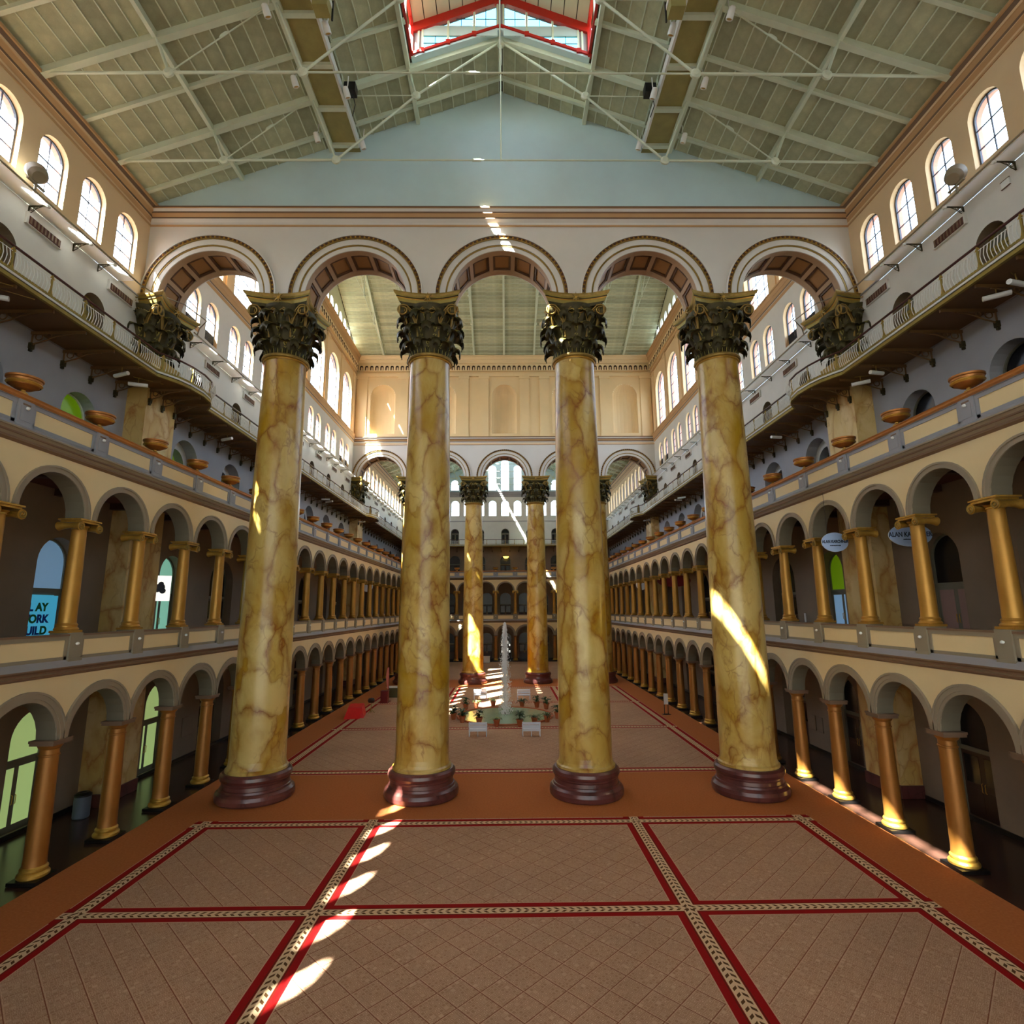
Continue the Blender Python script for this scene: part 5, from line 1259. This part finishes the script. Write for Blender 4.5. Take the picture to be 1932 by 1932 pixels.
for side, P, rz, s in (('left', PL, PI / 2, -1), ('right', PR, -PI / 2, 1)):
    e = empty('light_shelf', label='long pale reflector shelf below the windows on the %s wall' % side, cat='shelf'); sp = ((YN + .2, 22.55), (27.6, 59.3), (63.8, YF - .3))
    for a, c in sp:
        t = MB(); t.box(P(a, 22.50, 0), P(c, 22.53, .72), 'frosted'); t.build('shelf_board', e); t = MB(); t.tube([P(a - .3, 22.55, .76), P(c + (.6 if c < 30 else 0), 22.55, .76)], .035, 'moulding', 8); t.build('edge_pipe', e)
    t = MB(); t.tube([P(22.8, 22.55, .76), P(23.6, 22.6, .85), P(24.3, 22.75, 1.1), P(24.9, 22.75, 1.6), P(26.4, 22.7, 1.9), P(27.0, 22.6, 1.2), P(27.6, 22.55, .76)], .03, 'moulding', 8); t.build('cable_loop', e)
    ys = [15.8, 17.9, 20.0, 21.35]; ys = [ys[0] - 2.08 * k for k in (2, 1)] + ys + [28.3 + 2.325 * k for k in range(13)] + [2 * YM - y for y in ys] + [72.7, 74.8, 76.9, 79, 81, 83, 85, 87]
    for i, y in enumerate(ys):
        lab = 'wrought uplight bracket under the %s windows, %s from the near end' % (side, ordn(i)); l = P(y, 22.5, 0)
        if first: UB.location = l; UB.rotation_euler = (0, 0, rz); tag(UB, lab, 'wall light', 'wrought uplight brackets'); first = False
        else: copy_tree(UB, l, rz, label=lab)
    for i, y in enumerate([22.75 - 4.16 * k for k in range(5)] + [30.6 + 4.65 * k for k in range(7)] + [2 * YM - 22.75 + 4.16 * k for k in range(5)]):
        if VT is None:
            VT = empty('wall_vent'); t = MB(); t.box((-.78, -.10, 0), (.78, 0, .46), 'wall_grey'); t.box((-.70, -.115, .03), (.70, -.10, .33), 'ceiling_dark'); t.build('casing', VT)
            for q in range(9): t = MB(); t.box((-.66 + .155 * q, -.14, .05), (-.60 + .155 * q, -.115, .31), 'moulding_brown'); t.build('louvre', VT)
            c = VT; c.location = P(y, 21.75, 0); c.rotation_euler = (0, 0, rz); tag(c, None, 'vent', 'wall vents')
        else: c = copy_tree(VT, P(y, 21.75, 0), rz)
        c['label'] = 'slatted brown air vent high on the %s wall, %s from the near end' % (side, ordn(i))
    # searchlight standing on the shelf pipe
    e = empty('searchlight', P(17.3, 22.56, .7), label='white drum searchlight on a yoke at the %s window sill' % side, cat='floodlight')
    t = MB(); t.tube([(0, 0, 0), (0, 0, .3)], .04, 'moulding', 8); t.box((-.04, -.35, .28), (.04, .35, .34), 'pedestal_grey'); t.build('yoke', e)
    t = MB(); t.lathe([(0, -.26), (.2, -.26), (.3, -.1), (.34, .2), (.30, .26), (0, .22)], ['pedestal_grey', 'pedestal_grey', 'pedestal_grey', 'white_metal', 'white_metal'], 20); q = t.build('drum', e); q.location = (0, 0, .72); q.rotation_euler = (-.3, s * .7, 0)
def tube_lamp():
    e = empty('track_light'); t = MB(); t.tube([(0, 0, 0), (0, 0, -.28)], .02, 'gold_dull', 6); t.tube([(-.2, 0, 0), (.9, .3, 0)], .015, 'gold_dull', 6); t.build('rod', e)
    t = MB(); t.tube([(-.36, 0, -.34), (.36, 0, -.30)], .085, 'white_metal', 12); t.build('lamp_tube', e); return e
TL = tube_lamp(); first = True
for s, sn in ((-1, 'left'), (1, 'right')):
    for i, y in enumerate((15.2, 15.9, 21.7, 22.75, 30.5, 48.0, 49.0, 60.5)):
        lab = 'white tubular track light hung below the %s balcony, %s from the near end' % (sn, ordn(i)); l = (s * 16.0, y, 17.93)
        if first: TL.location = l; tag(TL, lab, 'spotlight', 'tubular lights under the balconies'); first = False; TL.rotation_euler = (0, 0, .5)
        else: copy_tree(TL, l, (.5 if i % 2 else -.3) * -s, label=lab)

# ------------------------------------------------------------------ fountain, plants and benches
def fountain():
    cy, r = 42.62, 3.42; e = empty('fountain', (0, cy, 0), label='round low fountain pool with a tall central water jet', cat='fountain')
    t = MB(); t.lathe([(r + .16, 0), (r + .18, .05), (r + .14, .10), (r, .10), (r - .02, .04), (r - .02, .0)], 'terracotta', 72); t.build('basin_rim', e)
    t = MB(); t.lathe([(0, .035), (r - .02, .035)], 'water', 72); t.build('water', e)
    t = MB(); t.lathe([(0, .22), (.05, .22), (.06, .04)], 'bronze_dark', 14, (0, .55, 0)); t.build('nozzle', e)
    t = MB(); rnd = random.Random(3); t.tube([(0, .55, .1), (0, .55, 3.2), (0, .55, 5.6), (0, .55, 6.75)], [.035, .05, .09, .02], 'spray', 8)
    for k in range(9000):
        h = rnd.random(); z = 6.75 * (1 - h ** 1.25) if rnd.random() < .75 else 6.75 - 1.6 * rnd.random()
        top = (6.8 - z) / 6.8; sp = .07 + .50 * top ** .75; a = rnd.uniform(0, 2 * PI); q = rnd.gauss(0, .5) * sp
        x, y = q * math.cos(a), .55 + q * math.sin(a); sz = rnd.uniform(.008, .026); L = sz * rnd.uniform(1.5, 5)
        t.mesh([(x - sz, y, z), (x + sz, y, z), (x, y - sz, z), (x, y + sz, z), (x, y, z + L), (x, y, z - L)], [(0, 2, 4), (2, 1, 4), (1, 3, 4), (3, 0, 4), (2, 0, 5), (1, 2, 5), (3, 1, 5), (0, 3, 5)], 'spray')
    t.build('water_jet', e, kind='stuff')
fountain()
def plant(loc, kind, seed, label):
    rnd = random.Random(seed); e = empty('potted_plant', loc, rnd.uniform(0, 6), label=label, cat='plant', group='potted plants round the fountain')
    t = MB(); t.lathe([(.15, 0), (.22, .38), (.25, .38), (.25, .46), (.22, .46), (.21, .41), (0, .41)], 'terracotta', 20); t.build('pot', e)
    t = MB(); t.lathe([(0, .425), (.21, .42)], 'soil', 14); t.build('soil', e)
    t = MB(); st = MB(); mt = 'leaf_light' if kind == 'pale' else 'leaf_dark'; nL = {'bushy': 46, 'spiky': 34, 'pale': 30, 'upright': 44}[kind]
    for k in range(nL):
        a = rnd.uniform(0, 2 * PI); el = rnd.uniform(.15, 1.3); Ln = rnd.uniform(.22, .42) * (1.35 if kind == 'spiky' else 1); w_ = .035 if kind in ('spiky', 'pale') else .075
        bh = .45 + (rnd.uniform(0, .42) if kind in ('bushy', 'upright') else 0); rr = rnd.uniform(0, .10 if kind == 'upright' else .16); d = Vector((math.cos(a), math.sin(a), 0)); sd_ = Vector((-math.sin(a), math.cos(a), 0)); b0 = Vector((0, 0, bh)) + d * rr; pts = []
        for q in range(5):
            f = q / 4; ww = w_ * math.sin(PI * min(.97, f * .9 + .08)); c = b0 + d * (Ln * f * math.cos(el * (1 - .5 * f))) + Vector((0, 0, Ln * (f * math.sin(el) - .55 * f * f))); pts += [c - sd_ * ww, c + Vector((0, 0, -.012)), c + sd_ * ww]
        t.mesh(pts, [(3 * q + j, 3 * q + j + 1, 3 * q + j + 4, 3 * q + j + 3) for q in range(4) for j in (0, 1)], mt, True)
        if k % 4 == 0: st.tube([(0, 0, .4), tuple(b0)], .01, 'leaf_dark', 4)
    t.build('foliage', e, kind='stuff'); st.build('stem', e)
PL_ = [((-3.72, 41.45), 'bushy', 'bushy dark plant in a clay pot at the left end of the pool'), ((-3.0, 40.3), 'bushy', 'drooping dark plant in a clay pot, front left rim, left of the forked one'), ((-1.79, 39.7), 'upright', 'forked tall plant in a clay pot behind the left front bench'),
  ((-.56, 39.0), 'pale', 'sparse pale flowering plant in a clay pot on the front rim'), ((1.01, 38.95), 'upright', 'tall upright plant in a clay pot left of the right front bench back'), ((2.05, 39.6), 'spiky', 'arching green plant in a clay pot behind the right front bench'),
  ((2.96, 40.2), 'spiky', 'wide arching plant in a clay pot on the front right rim'), ((3.8, 41.4), 'bushy', 'large bushy plant in a clay pot at the right end of the pool'), ((3.26, 45.25), 'bushy', 'dark plant in a clay pot on the back right rim, rightmost there'),
  ((2.55, 46.0), 'upright', 'leafy plant in a clay pot, second from the right on the back rim'), ((1.37, 46.5), 'spiky', 'plant in a clay pot in front of the right back bench'), ((-.98, 46.75), 'pale', 'pale plant in a sunlit pot on the back rim near the jet'),
  ((-2.34, 46.1), 'pale', 'spidery pale plant in a pot in front of the left back bench'), ((-3.13, 45.4), 'bushy', 'dark plant in a clay pot on the back left rim')]
for i, ((x, y), k, l) in enumerate(PL_): plant((x, y, 0), k, 20 + i, l)
def bench():
    e = empty('bench'); W = 1.15
    for k in range(4): t = MB(); t.box((-W / 2, -.20 + .11 * k, .40), (W / 2, -.11 + .11 * k, .425), 'white_bench'); t.build('slat', e)
    for z, h in ((.50, .17), (.70, .15)): t = MB(); t.bar((-W / 2, .235 + (z - .5) * .2, z + h / 2), (W / 2, .235 + (z - .5) * .2, z + h / 2), .03, h, 'white_bench'); t.build('back_board', e)
    t = MB(); t.box((-W / 2, .21, .30), (W / 2, .24, .44), 'white_bench'); t.build('apron', e)
    for sx in (-1, 1):
        for y in (-.2, .23): t = MB(); t.bar((sx * (W / 2 - .04), y, 0), (sx * (W / 2 - .04), y + (.05 if y > 0 else 0), .86 if y > 0 else .42), .05, .06, 'white_bench', (0, 1, 0)); t.build('leg', e)
        t = MB(); t.box((sx * (W / 2 - .06), -.22, .60), (sx * (W / 2), .26, .63), 'white_bench'); t.box((sx * (W / 2 - .05), -.2, .42), (sx * (W / 2 - .01), -.16, .6), 'white_bench'); t.build('armrest', e)
    t = MB(); t.bar((0, .23, 0), (0, .23, .4), .04, .04, 'white_bench', (0, 1, 0)); t.build('leg', e); return e
BN = bench(); BN.location = (-1.68, 36.15, 0); BN.rotation_euler = (0, 0, PI); tag(BN, 'white slatted bench in front of the fountain, the left of the front pair', 'bench', 'benches round the fountain')
copy_tree(BN, (1.66, 36.1, 0), PI, label='white slatted bench in front of the fountain, the right of the front pair')
copy_tree(BN, (1.63, 50.0, 0), 0, label='white slatted bench behind the fountain to the right of the jet')
copy_tree(BN, (-2.2, 50.2, 0), .12, label='white slatted bench behind the fountain in the sunlight on the left')

# ------------------------------------------------------------------ odds and ends on the floor
e = empty('covered_cart', (-11.2, 43.1, 0), .15, label='low box under a bright red cloth by the left carpet border', cat='box')
t = MB(); t.mesh([(-.65, -.9, 0), (.65, -.9, 0), (.65, .9, 0), (-.65, .9, 0), (-.5, -.8, .75), (.5, -.8, .75), (.5, .8, .78), (-.5, .8, .78)], [(0, 1, 5, 4), (1, 2, 6, 5), (2, 3, 7, 6), (3, 0, 4, 7), (4, 5, 6, 7)], 'red_cloth'); t.build('cloth', e)
t = MB(); t.mesh([(-.75, -1.2, 0), (.4, -1.2, 0), (.5, -.82, .7), (-.5, -.82, .7)], [(0, 1, 2, 3)], 'red_cloth'); t.build('flap', e)
e = empty('floor_lamp', (-10.35, 44.2, 0), label='dark round headed stand beside the red covered box', cat='stand')
t = MB(); t.lathe([(0, .75), (.22, .80), (.28, .95), (.2, 1.1), (0, 1.14)], 'beam_dark', 16); t.build('head', e)
t = MB(); t.tube([(0, 0, .05), (0, 0, .8)], .03, 'gold_dull', 8); t.build('pole', e)
for a in (0, 2.1, 4.2): t = MB(); t.tube([(0, 0, .3), (.3 * math.cos(a), .3 * math.sin(a), .02)], .02, 'gold_dull', 6); t.build('leg', e)
e = empty('red_crate', (-10.35, 49.0, 0), label='tall dark red crate standing on the left carpet border', cat='crate')
t = MB(); t.box((-.30, -.3, .03), (.30, .3, .98), 'red_box'); t.box((-.33, -.33, 0), (.33, .33, .05), 'red_box'); t.box((-.32, -.32, .95), (.32, .32, 1.0), 'red_box'); t.build('box', e)
e = empty('feather_banner', (-10.2, 49.8, 0), label='slim pink banner on a pole behind the dark red crate', cat='banner')
t = MB(); t.tube([(0, 0, 0), (0, 0, 2.9)], .025, 'red_box', 8); t.lathe([(.25, 0), (.25, .03), (0, .05)], 'red_box', 14); t.build('pole', e)
t = MB()
for k in range(8):
    z0, z1 = 1.0 + .23 * k, 1.0 + .23 * (k + 1); w0, w1 = .10 + .16 * math.sin(PI * k / 9), .10 + .16 * math.sin(PI * (k + 1) / 9); yy = .03 * math.sin(k)
    t.mesh([(0, yy, z0), (-w0, yy, z0), (-w1, yy, z1), (0, yy, z1), (0, yy + .015, z0), (-w0, yy + .015, z0), (-w1, yy + .015, z1), (0, yy + .015, z1)], [(0, 1, 2, 3), (7, 6, 5, 4), (1, 5, 6, 2)], 'pink_cloth')
t.build('cloth', e)
e = empty('reception_desk', (-10.0, 52.2, 0), label='olive sided desk with a pale top behind the dark red crate', cat='desk')
t = MB(); t.box((-.7, -.4, 0), (.7, .4, .85), 'olive_box'); t.box((.55, -.42, 0), (.72, .42, .85), 'white_metal'); t.build('body', e); t = MB(); t.box((-.78, -.48, .85), (.78, .48, .92), 'white_metal'); t.build('desk_top', e)
e = empty('sign_stand', (12.05, 42.6, 0), label='black sign stand with a white sheet by the right arcade', cat='sign')
t = MB(); t.box((-.28, -.18, 0), (.28, .18, .03), 'black'); t.build('base', e)
for sx in (-.14, .14): t = MB(); t.box((sx - .02, -.02, .03), (sx + .02, .02, 1.5), 'black'); t.build('post', e)
t = MB(); t.box((-.16, -.04, .72), (.16, -.01, 1.5), 'white_metal'); t.build('sheet', e)
e = empty('waste_bin', (-16.3, 22.9, 0), label='grey round waste bin with a black lid in the left ground floor arcade', cat='bin')
t = MB(); t.lathe([(.26, 0), (.28, .04), (.28, .78), (.26, .8)], 'bin_grey', 20); t.build('body', e); t = MB(); t.lathe([(.29, .78), (.29, .84), (.2, .92), (.12, .93), (.1, .86), (0, .86)], 'black', 20); t.build('lid', e)
e = empty('display_case', (-2.9, 84.3, 0), label='pale display pedestal at the far end beside the left giant column', cat='pedestal')
t = MB(); t.box((-.5, -.3, 0), (.5, .3, .9), 'wall_grey'); t.build('body', e); t = MB(); t.box((-.55, -.35, .9), (.55, .35, .96), 'white_metal'); t.build('cap', e)
e = empty('globe_lamp', (.1, 89.2, 16.4), label='glowing yellow bowl lamp before the middle arch at the far end', cat='lamp')
t = MB(); t.lathe([(0, -.35), (.25, -.3), (.45, -.1), (.48, 0), (0, .02)], 'lamp_yellow', 20); t.build('bowl', e); t = MB(); t.tube([(0, 0, 0), (0, 0, 1.4), (0, 1.0, 1.4)], .02, 'gold_dull', 6); t.build('rod', e)

# ------------------------------------------------------------------ signs
def text(body, size, mat, parent, loc, rot=(PI / 2, 0, 0), ext=.004, name='lettering', sx=1.0, bold=.0):
    c = bpy.data.curves.new(name, 'FONT'); c.body = body; c.size = size; c.extrude = ext; c.align_x = 'CENTER'; c.align_y = 'CENTER'; c.offset = bold
    c.materials.append(MATS[mat]); tmp = bpy.data.objects.new('lettering_curve', c); COL.objects.link(tmp); bpy.context.view_layer.update()
    me = bpy.data.meshes.new_from_object(tmp.evaluated_get(bpy.context.evaluated_depsgraph_get())); COL.objects.unlink(tmp); bpy.data.objects.remove(tmp)
    o = bpy.data.objects.new(name, me); COL.objects.link(o); o.parent = parent; o.location = loc; o.rotation_euler = rot; o.scale = (sx, 1, 1); return o
def oval(loc, rz, w_, h_, mat, label, words_=(), tm='ink', cat='sign'):
    e = empty('hanging_sign', loc, rz, label=label, cat=cat); t = MB(); n = 36
    f = [(w_ / 2 * math.cos(2 * PI * i / n), h_ / 2 * math.sin(2 * PI * i / n)) for i in range(n)]
    t.face([(x, -.02, z) for x, z in f], mat); t.face([(x, .02, z) for x, z in f][::-1], mat)
    for i in range(n): t.face([(f[i][0], -.02, f[i][1]), (f[i][0], .02, f[i][1]), (f[(i + 1) % n][0], .02, f[(i + 1) % n][1]), (f[(i + 1) % n][0], -.02, f[(i + 1) % n][1])], 'white_metal')
    t.build('board', e)
    for s in (-1, 1): t = MB(); t.tube([(s * w_ * .25, 0, h_ * .42), (s * w_ * .25, 0, 12.5 - loc[2])], .008, 'black', 4); t.build('wire', e)
    for b_, sz, z, sx in words_: text(b_, sz, tm, e, (0, -.026, z), sx=sx, bold=.006)
    return e
oval((13.75, 22.3, 10.42), -.1, 1.06, .80, 'oval_blue', 'pale blue oval hanging sign lettered ALAN KARCHNER, wholly visible between two columns', (('ALAN KARCHNER', .17, .02, .74), ('Architecture photography', .04, -.14, 1)))
oval((15.35, 20.2, 10.42), -.1, 1.55, .86, 'oval_blue', 'pale blue oval hanging sign lettered ALAN KARCHNER, partly hidden by a balcony column', (('ALAN KARCHNER', .25, .02, .76), ('Architecture photography', .05, -.16, 1)))
oval((15.6, 50.5, 10.3), -.2, 3.0, 1.1, 'red_box', 'dark red oval hanging sign deep in the right balcony arcade', (('EXHIBITION', .3, .0, 1),), 'pink_cloth') if False else oval((15.6, 50.5, 10.3), -.2, 3.0, 1.1, 'red_box', 'dark red oval hanging sign deep in the right balcony arcade')
oval((-14.4, 57.6, 10.3), .3, 1.15, 1.15, 'white_metal', 'white round hanging sign in the left balcony arcade')
oval((14.4, 57.8, 10.3), -.3, 1.15, 1.15, 'white_metal', 'white round hanging sign in the right balcony arcade')
e = empty('light_box', (-16.55, 26.7, 8.9), label='glowing white sign box with a dark blot, beside the mint doorway on the left balcony', cat='sign'); e.rotation_euler = (0, 0, .5)
t = MB(); t.box((-.42, -.06, -.6), (.42, .06, .6), 'lightbox'); t.build('box', e)
t = MB()
for x, z, r in ((0, .05, .2), (.1, -.12, .14), (-.1, -.1, .1), (.02, .2, .12)): t.mesh([(x + r * math.cos(2 * PI * i / 10), -.065, z + r * math.sin(2 * PI * i / 10)) for i in range(10)], [tuple(range(10))], 'ink')
t.build('emblem', e)
# door lettering on the left balcony
e = empty('door_poster', (-17.33 - .42, 21.2, 7.35), PI / 2, label='cyan glass door panel lettered PLAY WORK BUILD on the left balcony', cat='sign')
t = MB(); t.box((-.75, -.03, -1.1), (.75, .0, 1.1), 'lit_cyan'); t.build('panel', e)
for b_, x_, z_, mt in (('PL', -.36, .62, 'ink_blue'), ('AY', .24, .62, 'ink_green'), ('W', -.46, .18, 'ink_blue'), ('O', -.10, .18, 'ink_green'), ('RK', .34, .18, 'ink_blue'), ('BUIL', -.16, -.26, 'ink_blue'), ('D', .44, -.26, 'ink_green')): text(b_, .42, mt, e, (x_, -.04, z_), bold=.02)
# small wall fittings
for P, y, z, w_, h_, mt, lab, cat in ((PR, 31.7, 7.2, .14, .5, 'white_metal', 'small white wall fitting on the right balcony between two doorways', 'fitting'), (PL, 29.9, 7.4, .3, .3, 'wall_grey', 'small pale notice beside the mint doorway on the left balcony', 'notice'),
      (PL, 31.5, 1.65, 1.0, .95, 'wall_back', 'framed board on the left ground floor wall past the lit door', 'board'), (PR, 31.9, 1.45, .35, .75, 'wall_back', 'framed board, farther of a pair on the right ground floor wall', 'board'), (PR, 31.2, 1.45, .35, .75, 'wall_back', 'framed board, nearer of a pair on the right ground floor wall', 'board'),
      (PR, 16.2, 22.0, .3, .25, 'white_metal', 'small white camera fitting high on the right wall', 'camera'), (PL, 33.5, 14.6, .15, .25, 'white_metal', 'small white speaker on the left terrace wall', 'speaker'), (PR, 31.8, 15.4, .2, .25, 'white_metal', 'small white speaker on the right terrace wall', 'speaker')):
    e = empty('wall_fitting', P(y, z, 0), PI / 2 if P is PL else -PI / 2, label=lab, cat=cat)
    t = MB(); t.box((-w_ / 2, -.05, -h_ / 2), (w_ / 2, 0, h_ / 2), mt); t.build('plate', e)
    t = MB(); t.box((-w_ / 2 - .02, -.06, -h_ / 2 - .02), (w_ / 2 + .02, -.02, -h_ / 2), 'moulding_brown'); t.box((-w_ / 2 - .02, -.06, h_ / 2), (w_ / 2 + .02, -.02, h_ / 2 + .02), 'moulding_brown'); t.build('rim', e)
